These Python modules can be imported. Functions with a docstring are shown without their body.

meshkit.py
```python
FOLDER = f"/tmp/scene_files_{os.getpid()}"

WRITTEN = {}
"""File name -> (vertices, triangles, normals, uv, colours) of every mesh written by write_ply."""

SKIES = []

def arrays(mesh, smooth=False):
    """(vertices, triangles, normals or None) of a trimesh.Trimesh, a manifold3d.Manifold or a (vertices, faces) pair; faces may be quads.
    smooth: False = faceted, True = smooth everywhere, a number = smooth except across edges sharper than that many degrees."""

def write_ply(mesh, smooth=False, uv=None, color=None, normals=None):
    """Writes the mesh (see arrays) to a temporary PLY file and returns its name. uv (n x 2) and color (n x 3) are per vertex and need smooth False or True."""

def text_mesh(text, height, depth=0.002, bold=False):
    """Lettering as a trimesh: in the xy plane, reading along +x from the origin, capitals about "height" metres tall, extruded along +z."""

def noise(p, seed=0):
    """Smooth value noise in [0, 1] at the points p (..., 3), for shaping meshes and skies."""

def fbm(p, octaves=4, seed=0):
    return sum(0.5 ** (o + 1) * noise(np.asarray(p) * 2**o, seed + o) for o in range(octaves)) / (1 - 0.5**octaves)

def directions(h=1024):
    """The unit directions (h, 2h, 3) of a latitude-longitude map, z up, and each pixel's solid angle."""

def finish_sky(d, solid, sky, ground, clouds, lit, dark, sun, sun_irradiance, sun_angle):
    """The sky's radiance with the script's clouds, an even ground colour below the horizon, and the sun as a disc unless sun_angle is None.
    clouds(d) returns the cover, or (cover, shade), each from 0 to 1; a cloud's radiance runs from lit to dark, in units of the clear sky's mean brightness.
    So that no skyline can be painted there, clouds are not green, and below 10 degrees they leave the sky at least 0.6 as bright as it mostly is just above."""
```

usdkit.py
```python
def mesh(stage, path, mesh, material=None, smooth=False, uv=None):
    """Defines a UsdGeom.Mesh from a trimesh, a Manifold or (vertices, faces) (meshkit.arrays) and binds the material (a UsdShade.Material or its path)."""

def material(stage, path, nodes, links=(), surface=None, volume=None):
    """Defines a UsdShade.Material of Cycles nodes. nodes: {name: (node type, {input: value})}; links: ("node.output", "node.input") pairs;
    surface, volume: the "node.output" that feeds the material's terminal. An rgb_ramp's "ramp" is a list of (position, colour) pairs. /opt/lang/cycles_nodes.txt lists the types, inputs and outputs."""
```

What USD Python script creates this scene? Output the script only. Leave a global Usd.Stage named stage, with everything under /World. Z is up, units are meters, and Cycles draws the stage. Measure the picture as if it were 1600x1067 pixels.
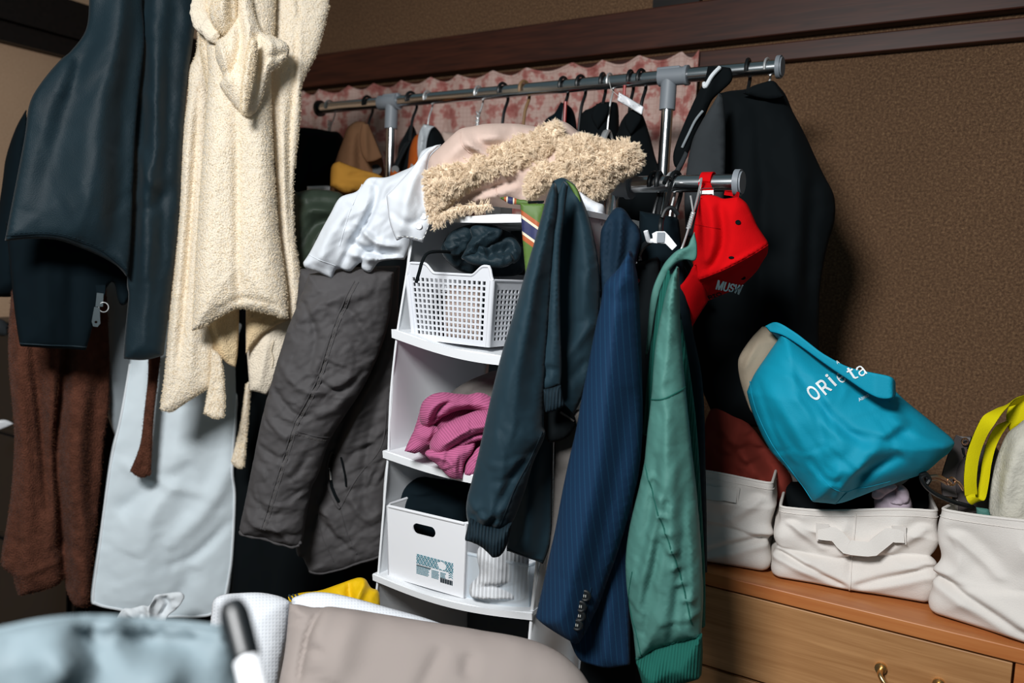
import math, random
import numpy as np, trimesh, shapely, usdkit, meshkit
from scipy.spatial import Delaunay, cKDTree
from scipy.interpolate import LinearNDInterpolator
from pxr import Usd, UsdGeom, UsdLux, UsdShade, Gf, Sdf, Vt

stage = Usd.Stage.CreateInMemory()
UsdGeom.SetStageUpAxis(stage, UsdGeom.Tokens.z)
UsdGeom.SetStageMetersPerUnit(stage, 1.0)
UsdGeom.Xform.Define(stage, '/World')
UsdGeom.Scope.Define(stage, '/World/Looks')
rng = np.random.default_rng(7)
A = np.asarray

# ------------------------------------------------------------------ camera, light, exposure
IW, IH, F = 1600, 1067, 1250.0
EYE = A([0, 0, 1.25])
_yaw, _pit, _rol = np.radians([121.6, -5.1, 2.7])
VIEW = A([math.cos(_yaw) * math.cos(_pit), math.sin(_yaw) * math.cos(_pit), math.sin(_pit)])
_r0 = np.cross(VIEW, [0, 0, 1]); _r0 /= np.linalg.norm(_r0); _u0 = np.cross(_r0, VIEW)
RIGHT = _r0 * math.cos(_rol) + _u0 * math.sin(_rol)
UP = -_r0 * math.sin(_rol) + _u0 * math.cos(_rol)
cam = UsdGeom.Camera.Define(stage, '/World/camera')
M = np.eye(4); M[0, :3], M[1, :3], M[2, :3], M[3, :3] = RIGHT, UP, -VIEW, EYE
cam.AddTransformOp().Set(Gf.Matrix4d(*M.ravel().tolist()))
cam.CreateHorizontalApertureAttr(36.0)
cam.CreateFocalLengthAttr(36.0 * F / IW)
cam.CreateClippingRangeAttr(Gf.Vec2f(0.02, 50))
cam.CreateFStopAttr(3.4)
cam.CreateFocusDistanceAttr(1.16)
cam.GetPrim().CreateAttribute('exposure', Sdf.ValueTypeNames.Float).Set(0.0)

# unseen lamp left of and above the camera, and a weak added fill dome
lamp = UsdLux.DiskLight.Define(stage, '/World/unseen_lamp')
lamp.CreateRadiusAttr(0.21); lamp.CreateIntensityAttr(93.0)
lamp.CreateColorAttr(Gf.Vec3f(0.985, 0.99, 0.99))
lamp.AddTranslateOp().Set(Gf.Vec3d(-0.36, -0.34, 1.93)); lamp.AddRotateXYZOp().Set(Gf.Vec3f(30, 0, 14))
dome = UsdLux.DomeLight.Define(stage, '/World/fill_dome')
dome.CreateIntensityAttr(0.028); dome.CreateColorAttr(Gf.Vec3f(0.6, 0.9, 1.0))


def ray(p):
    p = np.atleast_2d(A(p, float))
    return VIEW + RIGHT * ((p[:, :1] - IW / 2) / F) - UP * ((p[:, 1:2] - IH / 2) / F)


def at(px, py, **k):
    q = ray((px, py))[0]
    if 'd' in k: t = k['d']
    else:
        i, c = next((i, k[a]) for i, a in enumerate('xyz') if a in k)
        t = (c - EYE[i]) / q[i]
    return EYE + q * t


def proj(p):
    q = A(p) - EYE; z = q @ VIEW
    return np.stack([IW / 2 + F * (q @ RIGHT) / z, IH / 2 - F * (q @ UP) / z], -1)


# ------------------------------------------------------------------ objects
_used = {}
def numbered(parent, name):
    n = _used.get((parent, name), -1) + 1; _used[(parent, name)] = n
    return name if n == 0 else f'{name}_{n:03d}'


class Thing:
    """Collects the parts of one thing and defines it: an Xform at its base with its parts as children, or one Mesh."""
    def __init__(s, name, label, cat=None, group=None, kind=None):
        s.name, s.label, s.cat, s.group, s.kind, s.parts = name, label, cat, group, kind, []
    def add(s, part, mesh, mat, smooth=40, uv=None, label=None, sub=None, kind=None):
        s.parts.append(('m', part, mesh, mat, smooth, uv, label, sub, kind)); return s
    def curves(s, part, strands, widths, mat, sub=None, label=None):
        s.parts.append(('c', part, (strands, widths), mat, None, None, label, sub, 'stuff')); return s
    def done(s):
        path = '/World/' + numbered('', s.name)
        single = len(s.parts) == 1 and s.parts[0][0] == 'm'
        pts = np.vstack([meshkit.arrays(p[2])[0] if p[0] == 'm' else p[2][0].reshape(-1, 3) for p in s.parts])
        lo, hi = pts.min(0), pts.max(0)
        loc = A([(lo[0] + hi[0]) / 2, (lo[1] + hi[1]) / 2, lo[2]])
        def put(pth, prt):
            t, part, geo, mat, smooth, uv, label, sub, kind = prt
            if t == 'm':
                v, f, n = meshkit.arrays(geo)
                usdkit.mesh(stage, pth, trimesh.Trimesh(v - loc, f, process=False), LOOK[mat], smooth=(True if uv is not None and smooth else smooth), uv=uv)
            else:
                st, w = geo; st = st - loc
                c = UsdGeom.BasisCurves.Define(stage, pth)
                c.CreateTypeAttr('linear'); c.CreateCurveVertexCountsAttr(Vt.IntArray.FromNumpy(np.full(len(st), st.shape[1], np.int32)))
                c.CreatePointsAttr(Vt.Vec3fArray.FromNumpy(st.reshape(-1, 3).astype(np.float32)))
                c.CreateWidthsAttr(Vt.FloatArray.FromNumpy(np.tile(w, len(st)).astype(np.float32))); c.SetWidthsInterpolation('vertex')
                UsdShade.MaterialBindingAPI.Apply(c.GetPrim()).Bind(LOOK[mat])
            pr = stage.GetPrimAtPath(pth)
            if label: pr.SetCustomDataByKey('label', label)
            if kind: pr.SetCustomDataByKey('kind', kind)
            return pr
        if single:
            put(path, s.parts[0]); UsdGeom.Xformable(stage.GetPrimAtPath(path)).AddTranslateOp().Set(Gf.Vec3d(*map(float, loc)))
        else:
            UsdGeom.Xform.Define(stage, path).AddTranslateOp().Set(Gf.Vec3d(*map(float, loc)))
            last = {}
            for prt in s.parts:
                par = path if not prt[7] else last[prt[7]]
                pth = f'{par}/{numbered(par, prt[1])}'
                put(pth, prt)
                if not prt[7]: last[prt[1]] = pth
        p = stage.GetPrimAtPath(path)
        for k, t in (('label', s.label), ('category', s.cat), ('group', s.group), ('kind', s.kind)):
            if t: p.SetCustomDataByKey(k, t)
        return p


# ------------------------------------------------------------------ materials
LOOK = {}
def lin(h):
    c = A([int(h[i:i + 2], 16) for i in (0, 2, 4)]) / 255
    return tuple(np.where(c <= .04045, c / 12.92, ((c + .055) / 1.055) ** 2.4))


def mat(name, nodes, links, surface='p.BSDF', volume=None):
    LOOK[name] = usdkit.material(stage, '/World/Looks/' + name, nodes, links, surface=surface, volume=volume)


def fabric(name, col, rough=.85, var=.18, vs=9, fine=420, bump=.25, bd=.0006, spec=.25, sheen=0, aniso=(1, 1, 1), ribs=None, trans=0):
    c = A(lin(col)) if isinstance(col, str) else A(col)
    N = {'t': ('texture_coordinate', {}), 'n': ('noise_texture', {'scale': vs, 'detail': 4}),
         'r': ('rgb_ramp', {'ramp': [(.25, tuple(c * (1 - var))), (.75, tuple(np.minimum(c * (1 + var), 1)))]}),
         'm': ('mapping', {'scale': aniso}), 'f': ('noise_texture', {'scale': fine, 'detail': 2}),
         'b': ('bump', {'strength': bump, 'distance': bd}),
         'p': ('principled_bsdf', {'roughness': rough, 'specular_ior_level': spec, 'sheen_weight': sheen, 'sheen_roughness': .35})}
    L = [('t.object', 'n.vector'), ('n.fac', 'r.fac'), ('r.color', 'p.base_color'), ('t.object', 'm.vector'), ('m.vector', 'f.vector'), ('f.fac', 'b.height'), ('b.normal', 'p.normal')]
    if ribs:                                     # (metres between ribs, angle, height, dark)
        per, ang, hgt, dark = ribs
        N['uv'] = ('uvmap', {'attribute': 'st'}); N['um'] = ('mapping', {'rotation': (0, 0, math.radians(ang)), 'scale': (1 / per,) * 3})
        N['w'] = ('wave_texture', {'scale': .31416, 'profile': 'sine', 'distortion': .6, 'detail': 1, 'detail_scale': .4})
        N['b2'] = ('bump', {'strength': 1, 'distance': hgt}); N['mx'] = ('mix_color', {'blend_type': 'multiply', 'b': (dark,) * 3})
        N['inv'] = ('invert', {})
        L = [l for l in L if l[1] not in ('p.normal', 'p.base_color')] + [('uv.UV', 'um.vector'), ('um.vector', 'w.vector'), ('w.fac', 'b2.height'), ('b.normal', 'b2.normal'), ('b2.normal', 'p.normal'),
             ('r.color', 'mx.a'), ('mx.result', 'p.base_color'), ('w.fac', 'inv.color'), ('inv.color', 'mx.fac')]
    if trans:
        N['tr'] = ('translucent_bsdf', {}); N['mc'] = ('mix_closure', {'fac': trans})
        L += [('r.color', 'tr.color'), ('p.BSDF', 'mc.closure1'), ('tr.BSDF', 'mc.closure2')]
    mat(name, N, L, 'mc.closure' if trans else 'p.BSDF')


def plain(name, col, rough=.5, metal=0, spec=.5, **k):
    c = lin(col) if isinstance(col, str) else col
    mat(name, {'p': ('principled_bsdf', {'base_color': c, 'roughness': rough, 'metallic': metal, 'specular_ior_level': spec, **k})}, [])


def wood(name, a, b, scale=(1.2, 18, 18), rough=.5, bump=.15, grain=6):
    mat(name, {'t': ('texture_coordinate', {}), 'm': ('mapping', {'scale': scale}), 'n': ('noise_texture', {'scale': grain, 'detail': 6, 'roughness': .6, 'distortion': .6}),
               'r': ('rgb_ramp', {'ramp': [(.3, lin(a)), (.7, lin(b))]}), 'b': ('bump', {'strength': bump, 'distance': .0008}),
               'p': ('principled_bsdf', {'roughness': rough, 'specular_ior_level': .35})},
        [('t.object', 'm.vector'), ('m.vector', 'n.vector'), ('n.fac', 'r.fac'), ('r.color', 'p.base_color'), ('n.fac', 'b.height'), ('b.normal', 'p.normal')])


# walls: rough sand plaster with straw-coloured specks
def plaster(name, a, b, c, bump=.5):
    mat(name, {'t': ('texture_coordinate', {}), 'n': ('noise_texture', {'scale': 220, 'detail': 4, 'roughness': .8}), 'n2': ('noise_texture', {'scale': 2.5, 'detail': 4}),
               'r': ('rgb_ramp', {'ramp': [(.30, lin(a)), (.52, lin(b)), (.72, lin(c))]}), 'mm': ('mix_color', {'blend_type': 'multiply', 'fac': .5}), 'r2': ('rgb_ramp', {'ramp': [(.3, (.6, .6, .6)), (.7, (1, 1, 1))]}),
               'b': ('bump', {'strength': bump, 'distance': .003}), 'p': ('principled_bsdf', {'roughness': .9, 'specular_ior_level': .2})},
        [('t.object', 'n.vector'), ('t.object', 'n2.vector'), ('n.fac', 'r.fac'), ('n2.fac', 'r2.fac'), ('r.color', 'mm.a'), ('r2.color', 'mm.b'), ('mm.result', 'p.base_color'), ('n.fac', 'b.height'), ('b.normal', 'p.normal')])


plaster('plaster_brown', '3e2c20', '6f533d', '9c7c5c', .4)
plaster('plaster_beige', 'bd9b7c', 'c8a688', 'd0b092', .15)
wood('wood_dark', '2c140c', '4a2416')
wood('wood_black', '0c0a09', '1c1512')
wood('floor_shade', '2a2018', '3a2c20')  # dark tone stands for a floor lying in shade
wood('chest_oak', '96683f', 'b98a5c', (1.2, 10, 34), .42, .12, 3.2)
wood('chest_top', 'a85f30', 'c07d48', (1.0, 12, 12), .38, .1, 4)
plain('chrome', (.74, .76, .78), .2, 1)
plain('steel_wire', (.74, .75, .75), .42, .7)
plain('grey_plastic', '7f868d', .5)
plain('black_plastic', '0b1013', .42)
plain('white_plastic', 'e4e6ea', .38)
plain('basket_plastic', 'dadde3', .42)
plain('brass', (.75, .52, .25), .3, 1)
plain('rose_gold', (.75, .47, .33), .28, 1)
plain('print_teal', '46808f', .6)
plain('print_dark', '203038', .6)
plain('print_white', 'e8eef0', .6)
plain('thread_white', 'dcdcd6', .8)
plain('red_plastic', 'a02018', .4)
plain('wood_hanger', '8a6a48', .5)
mat('clear_plastic', {'p': ('principled_bsdf', {'base_color': (.93, .97, 1), 'roughness': .22, 'specular_ior_level': .4}), 't': ('transparent_bsdf', {'color': (.93, .97, 1)}), 'm': ('mix_closure', {'fac': .30})},
    [('t.BSDF', 'm.closure1'), ('p.BSDF', 'm.closure2')], 'm.closure')

# ------------------------------------------------------------------ geometry helpers
def cat(ms):
    vs, fs, n = [], [], 0
    for m in ms:
        v, f, _ = meshkit.arrays(m); vs.append(v); fs.append(f + n); n += len(v)
    return trimesh.Trimesh(np.vstack(vs), np.vstack(fs), process=False)


def spline(p, n=12, closed=False):
    p = A(p, float); N = len(p)
    if N < 3 and not closed: return np.linspace(p[0], p[-1], n)
    out = []
    for i in range(N if closed else N - 1):
        a, b, c, d = (p[(i + k) % N] if closed else p[min(max(i + k, 0), N - 1)] for k in (-1, 0, 1, 2))
        t = np.linspace(0, 1, n, endpoint=False)[:, None]
        out.append(.5 * (2 * b + (c - a) * t + (2 * a - 5 * b + 4 * c - d) * t ** 2 + (3 * b - a - 3 * c + d) * t ** 3))
    if not closed: out.append(p[-1:])
    return np.vstack(out)


def tube(p, r, sides=10, closed=False, flat=1.0, up=None):
    """A swept tube; r a number or one per point; flat < 1 squashes it along 'up' (straps)."""
    p = A(p, float); r = np.broadcast_to(A(r, float), (len(p),))
    t = np.gradient(p, axis=0) if not closed else np.roll(p, -1, 0) - np.roll(p, 1, 0)
    t /= np.linalg.norm(t, axis=1, keepdims=True) + 1e-12
    a = np.cross(t[0], [0, 0, 1.0] if abs(t[0][2]) < .9 else [1.0, 0, 0]) if up is None else np.cross(t[0], up); fr = []
    for k in range(len(p)):
        if up is not None: a = np.cross(t[k], up)
        a = a - t[k] * (a @ t[k]); a = a / (np.linalg.norm(a) + 1e-12); fr.append((a, np.cross(t[k], a)))
    ang = np.arange(sides) * 2 * np.pi / sides
    v = np.vstack([p[k] + r[k] * (np.cos(ang)[:, None] * fr[k][0] + flat * np.sin(ang)[:, None] * fr[k][1]) for k in range(len(p))])
    n, f = len(p), []
    for i in range(n if closed else n - 1):
        for j in range(sides):
            q, w = i * sides, ((i + 1) % n) * sides; k = (j + 1) % sides
            f += [[q + j, q + k, w + k], [q + j, w + k, w + j]]
    if not closed:
        v = np.vstack([v, p[0], p[-1]]); b = len(v) - 2
        for j in range(sides):
            k = (j + 1) % sides; f += [[b, k, j], [b + 1, (n - 1) * sides + j, (n - 1) * sides + k]]
    m = trimesh.Trimesh(v, f, process=False)
    if not closed and m.volume < 0: m.invert()
    return m


def cyl(a, b, r, sides=24): return tube(np.linspace(a, b, 2), r, sides)


def rbox(size, r=.004, c=(0, 0, 0), yaw=0, taper=1.0):
    """A box with rounded edges: hull of eight small spheres. taper scales the lower end."""
    s = trimesh.creation.icosphere(1, r).vertices; h = A(size) / 2 - r; q = []
    for i in (-1, 1):
        for j in (-1, 1):
            for k in (-1, 1):
                t = taper if k < 0 else 1
                q.append(s + A([i * h[0] * t, j * h[1] * t, k * h[2]]))
    m = trimesh.convex.convex_hull(np.vstack(q))
    v = A(m.vertices); ca, sa = math.cos(yaw), math.sin(yaw)
    v = np.stack([v[:, 0] * ca - v[:, 1] * sa, v[:, 0] * sa + v[:, 1] * ca, v[:, 2]], 1) + A(c)
    return trimesh.Trimesh(v, m.faces, process=False)


def box(lo, hi):
    lo, hi = A(lo, float), A(hi, float)
    m = trimesh.creation.box(hi - lo); m.apply_translation((lo + hi) / 2); return m


class Pl:
    """A standing plane: through the point seen at a pixel at depth d, its normal level and towards the room (turned by yaw, leaned by tilt)."""
    def __init__(s, px, py, d, yaw=0, tilt=0):
        s.o = at(px, py, d=d)
        n = -ray((px, py))[0]; n[2] = 0; n /= np.linalg.norm(n)
        ca, sa = math.cos(math.radians(yaw)), math.sin(math.radians(yaw))
        n = A([n[0] * ca - n[1] * sa, n[0] * sa + n[1] * ca, 0]); r = np.cross([0, 0, 1], n)
        t = math.radians(tilt); u = A([0, 0, 1.0])
        s.u = u * math.cos(t) + n * math.sin(t); s.n = n * math.cos(t) - u * math.sin(t); s.r = r
    def uv(s, p):
        q = ray(p); t = ((s.o - EYE) @ s.n) / (q @ s.n); w = EYE + q * t[:, None] - s.o
        return np.stack([w @ s.r, w @ s.u], 1)
    def xyz(s, uv, h=0):
        uv = np.atleast_2d(uv); h = np.broadcast_to(A(h, float), (len(uv),))
        return s.o + uv[:, :1] * s.r + uv[:, 1:2] * s.u + h[:, None] * s.n


def dense(uv, corner, res):
    """Closed outline through the points, smooth except at corners, sampled about every res metres."""
    N = len(uv)
    if not any(corner): q = spline(uv, 10, True)
    else:
        k = [i for i in range(N) if corner[i]]; q = []
        for a, b in zip(k, k[1:] + [k[0] + N]):
            q.append(spline([uv[i % N] for i in range(a, b + 1)], 10)[:-1] if b - a > 1 else A([uv[a % N]]))
        q = np.vstack(q)
    q = np.vstack([q, q[:1]]); L = np.r_[0, np.cumsum(np.linalg.norm(np.diff(q, axis=0), axis=1))]
    keep = np.r_[True, np.diff(L) > 1e-9]; q, L = q[keep], L[keep]
    s = np.linspace(0, L[-1], max(12, int(L[-1] / res)), endpoint=False)
    return np.stack([np.interp(s, L, q[:, 0]), np.interp(s, L, q[:, 1])], 1)


def seg_dist(P, line):
    """Distance of points to a polyline and the place along it (0..1)."""
    line = A(line); L = np.r_[0, np.cumsum(np.linalg.norm(np.diff(line, axis=0), axis=1))]
    best, tt, side = np.full(len(P), 9e9), np.zeros(len(P)), np.zeros(len(P))
    for a, b, l0, l1 in zip(line[:-1], line[1:], L[:-1], L[1:]):
        d = b - a; t = np.clip(((P - a) @ d) / (d @ d + 1e-12), 0, 1); w = P - a - t[:, None] * d; e = np.linalg.norm(w, axis=1)
        m = e < best; best[m] = e[m]; tt[m] = (l0 + t[m] * (l1 - l0)) / (L[-1] + 1e-12); side[m] = np.sign(d[0] * w[m, 1] - d[1] * w[m, 0])
    return best, tt, side


class Surf:
    """A solid piece of cloth or padding: an outline given where it stands, a front and a back with thickness, rounded rim,
    and folds. strokes: (width, height, pixels[, kind]) gaussian folds ('g'), sharp creases ('c'), one-sided steps ('s').
    wr: (amplitude, u scale, v scale, angle, ridged) noise wrinkles."""
    def __init__(s, pl, pts, T=.02, R=.03, res=.006, Tb=None, strokes=(), wr=(), base=None, seed=0, bulge=0, locks=None):
        s.pl = pl; p = A([q[:2] for q in pts], float); uv = pl.uv(p); cor = [len(q) > 2 for q in pts]
        B = dense(uv, cor, res * .8); poly = shapely.Polygon(B)
        if not poly.is_valid: poly = max(getattr(poly.buffer(0), 'geoms', [poly.buffer(0)]), key=lambda g: g.area); B = A(poly.exterior.coords)[:-1]
        lo, hi = B.min(0), B.max(0); g = np.stack(np.meshgrid(np.arange(lo[0], hi[0], res), np.arange(lo[1], hi[1], res * .866)), -1)
        g[1::2, :, 0] += res / 2; g = g.reshape(-1, 2) + np.random.default_rng(seed + 1).normal(0, res * .06, (g.size // 2, 2))
        tree = cKDTree(B); g = g[shapely.contains_xy(poly, g[:, 0], g[:, 1])]; dd, _ = tree.query(g); g = g[dd > res * 1.75]
        nrm = np.roll(B, -1, 0) - np.roll(B, 1, 0); nrm = np.stack([-nrm[:, 1], nrm[:, 0]], 1); nrm /= np.linalg.norm(nrm, axis=1, keepdims=True) + 1e-12
        if not shapely.contains_xy(poly, *(B + nrm * res * .3).T).mean() > .5: nrm = -nrm
        for k_ in (.45, 1.15):                                        # two rows just inside the rim keep it clean
            q_ = B + nrm * res * k_; d_, _ = tree.query(q_); g = np.vstack([g, q_[shapely.contains_xy(poly, q_[:, 0], q_[:, 1]) & (d_ > res * k_ * .85)]])
        P = np.vstack([B, g]); nb = len(B); tri = Delaunay(P).simplices
        c = P[tri].mean(1); tri = tri[shapely.contains_xy(poly, c[:, 0], c[:, 1])]
        a = P[tri]; cr = (a[:, 1, 0] - a[:, 0, 0]) * (a[:, 2, 1] - a[:, 0, 1]) - (a[:, 1, 1] - a[:, 0, 1]) * (a[:, 2, 0] - a[:, 0, 0])
        tri[cr < 0] = tri[cr < 0][:, ::-1]; tri = tri[np.abs(cr) > 1e-10]
        d, _ = tree.query(P); d[:nb] = 0
        t = np.clip(d / R, 0, 1); prof = np.sqrt(np.maximum(0, 1 - (1 - t) ** 2))
        h = np.zeros(len(P))
        px = proj(pl.xyz(P))
        if base is not None: h = h + base(px[:, 0], px[:, 1])
        if bulge: h = h + bulge * np.sqrt(np.clip(d / d.max(), 0, 1))
        for st in strokes:
            w, ht, ln = st[:3]; kind = st[3] if len(st) > 3 else 'g'
            line = spline(pl.uv(ln), 5); e, tt, sd = seg_dist(P, line); tap = np.sqrt(np.clip(4 * tt * (1 - tt), 0, 1)) * .85 + .15
            if kind == 'g': h += ht * tap * np.exp(-(e / w) ** 2)
            elif kind == 'c': h += ht * tap * np.exp(-e / w)
            elif kind == 's': h += ht * tap * np.where(sd > 0, 1, -1) * np.exp(-e / w) * np.clip(e / (res * .7), 0, 1)
        for i, (amp, su, sv, ang, rid) in enumerate(wr):
            ca, sa = math.cos(math.radians(ang)), math.sin(math.radians(ang))
            q = np.stack([(P[:, 0] * ca + P[:, 1] * sa) / su, (-P[:, 0] * sa + P[:, 1] * ca) / sv, np.full(len(P), 3.7 + i)], 1)
            wv = meshkit.noise(q * .35, seed + 50) * 1.5; q[:, :2] += wv[:, None]
            n = meshkit.fbm(q, 3, seed + i); h += amp * ((1 - 2 * np.abs(2 * n - 1)) if rid else 2 * n - 1)
        if locks:
            sp_, am_ = locks; g_ = np.random.default_rng(seed + 7); n_ = int(poly.area / sp_ ** 2 * 1.25)
            c_ = np.stack([g_.uniform(lo[0], hi[0], n_), g_.uniform(lo[1], hi[1], n_)], 1); a_, i_ = cKDTree(c_).query(P); h += am_ * (.6 + .4 * np.sin(i_ * 7.1)) * (1 - np.clip(a_ / sp_, 0, 1) ** 1.5)
        Tb = T if Tb is None else Tb
        hf, hb = h + T * prof, h - Tb * prof
        s.P, s.h, s.d, s.tri, s.nb, s.px = P, hf, d, tri, nb, px
        n = len(P); bi = np.arange(n); bi[nb:] = np.arange(n, 2 * n - nb)
        v = np.vstack([pl.xyz(P, hf), pl.xyz(P[nb:], hb[nb:])])
        s.mesh = trimesh.Trimesh(v, np.vstack([tri, bi[tri][:, ::-1]]), process=False)
        s.uv = np.vstack([P, P[nb:]])
        s._f = None
    def h_at(s, uv):
        if s._f is None: s._f = (LinearNDInterpolator(s.P, s.h), cKDTree(s.P))
        z = s._f[0](uv); bad = np.isnan(z); z[bad] = s.h[s._f[1].query(A(uv)[bad])[1]] if bad.any() else 0
        return z
    def on(s, px, off=0):
        uv = s.pl.uv(px); return s.pl.xyz(uv, s.h_at(uv) + off)
    def seam(s, px, r=.0011, n=10, off=0, sides=6):
        q = spline(A(px, float), n); return tube(s.on(q, off), r, sides)
    def stitches(s, px, ln=.004, gap=.003, r=.0006):
        q = s.on(spline(A(px, float), 20), .0006); L = np.r_[0, np.cumsum(np.linalg.norm(np.diff(q, axis=0), axis=1))]; out = []
        for a in np.arange(0, L[-1] - ln, ln + gap):
            out.append(tube(A([[np.interp(x, L, q[:, k]) for k in range(3)] for x in (a, a + ln)]), r, 4))
        return cat(out)
    def text(s, string, px0, px1, height, depth=.0008, bold=False, off=.0006, shear=0):
        m = meshkit.text_mesh(string, height, depth, bold)
        if height > .008: m = m.subdivide_to_size(.006)
        a, b = s.pl.uv(px0)[0], s.pl.uv(px1)[0]; e = (b - a) / np.linalg.norm(b - a); f = A([-e[1], e[0]])
        w = np.linalg.norm(b - a) / m.bounds[1][0]; x = A(m.vertices); uv = a + (x[:, :1] * w + shear * x[:, 1:2]) * e + x[:, 1:2] * f
        return trimesh.Trimesh(s.pl.xyz(uv, s.h_at(uv) + off + x[:, 2]), m.faces, process=False)
    def fuzz(s, n, length, curl=.6, seed=0, lean=(0, 0, -.4), where=None, k=4, clump=0, front=True):
        """n short curved fibres standing on the cloth."""
        g = np.random.default_rng(seed); tri = s.tri
        V = s.pl.xyz(s.P, s.h); a = V[tri]; nr = np.cross(a[:, 1] - a[:, 0], a[:, 2] - a[:, 0]); ar = np.linalg.norm(nr, axis=1); nr /= ar[:, None] + 1e-15
        if where is not None: ar = ar * where(s.px[tri].mean(1))
        i = g.choice(len(tri), n, p=ar / ar.sum()); b = g.dirichlet((1, 1, 1), n); o = (a[i] * b[:, :, None]).sum(1)
        d = nr[i] + g.normal(0, curl, (n, 3)) + A(lean)
        if clump:
            c = o[g.choice(n, max(2, n // clump))]; j = cKDTree(c).query(o)[1]; dc = g.normal(0, 1, c.shape) * .55; d = nr[i] * .8 + dc[j] + A(lean) + g.normal(0, curl * .2, (n, 3)); tip = c[j] - o
        d /= np.linalg.norm(d, axis=1, keepdims=True); side = np.cross(d, g.normal(0, 1, (n, 3))); side /= np.linalg.norm(side, axis=1, keepdims=True)
        ln = length * g.uniform(.6, 1.2, n)[:, None]; out = []
        for q in np.linspace(0, 1, k):
            x = o + d * ln * q + side * ln * (.10 if clump else .32) * math.sin(q * 3.1)
            if clump: x = x + tip * .45 * q ** 1.3 + side * ln * .16 * math.sin(q * 5.5)
            out.append(x)
        return np.stack(out, 1)


def creases(seed, n, box_, ang, spread=25, L=(30, 70), w=.012, h=.002, kind='s'):
    """Random crisp little folds (strokes) in a pixel box, about a direction."""
    g = np.random.default_rng(seed); out = []
    for _ in range(n):
        x, y = g.uniform(box_[0], box_[2]), g.uniform(box_[1], box_[3]); a = math.radians(ang + g.normal(0, spread)); l = g.uniform(*L) / 2; b = g.normal(0, l * .25)
        dx, dy = math.cos(a) * l, math.sin(a) * l
        out.append((w * g.uniform(.6, 1.4), h * g.choice([-1, 1]) * g.uniform(.5, 1.3), [(x - dx, y - dy), (x - dy / l * b, y + dx / l * b), (x + dx, y + dy)], kind))
    return out


def patch(c00, c10, c11, c01, n=16, m=16, th=.003, disp=None):
    """A thin sheet between four corners (counter-clockwise seen from its front), with thickness and optional displacement(s, t)."""
    S, T = np.meshgrid(np.linspace(0, 1, n), np.linspace(0, 1, m))
    c = [A(x, float) for x in (c00, c10, c11, c01)]; s, t = S.ravel()[:, None], T.ravel()[:, None]
    P = c[0] * (1 - s) * (1 - t) + c[1] * s * (1 - t) + c[2] * s * t + c[3] * (1 - s) * t
    nr = np.cross(c[1] - c[0], c[3] - c[0]); nr /= np.linalg.norm(nr)
    if disp is not None: P = P + disp(s[:, 0], t[:, 0])[:, None] * nr
    N = n * m; v = np.vstack([P + nr * th / 2, P - nr * th / 2]); f = []
    for j in range(m - 1):
        for i in range(n - 1):
            a, b, d, e = j * n + i, j * n + i + 1, (j + 1) * n + i + 1, (j + 1) * n + i
            f += [[a, b, d], [a, d, e], [a + N, d + N, b + N], [a + N, e + N, d + N]]
    rim = [*range(n)] + [j * n + n - 1 for j in range(1, m)] + [(m - 1) * n + i for i in range(n - 2, -1, -1)] + [j * n for j in range(m - 2, 0, -1)]
    for a, b in zip(rim, rim[1:] + rim[:1]): f += [[a, a + N, b + N], [a, b + N, b]]
    return trimesh.Trimesh(v, f, process=False)


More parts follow.
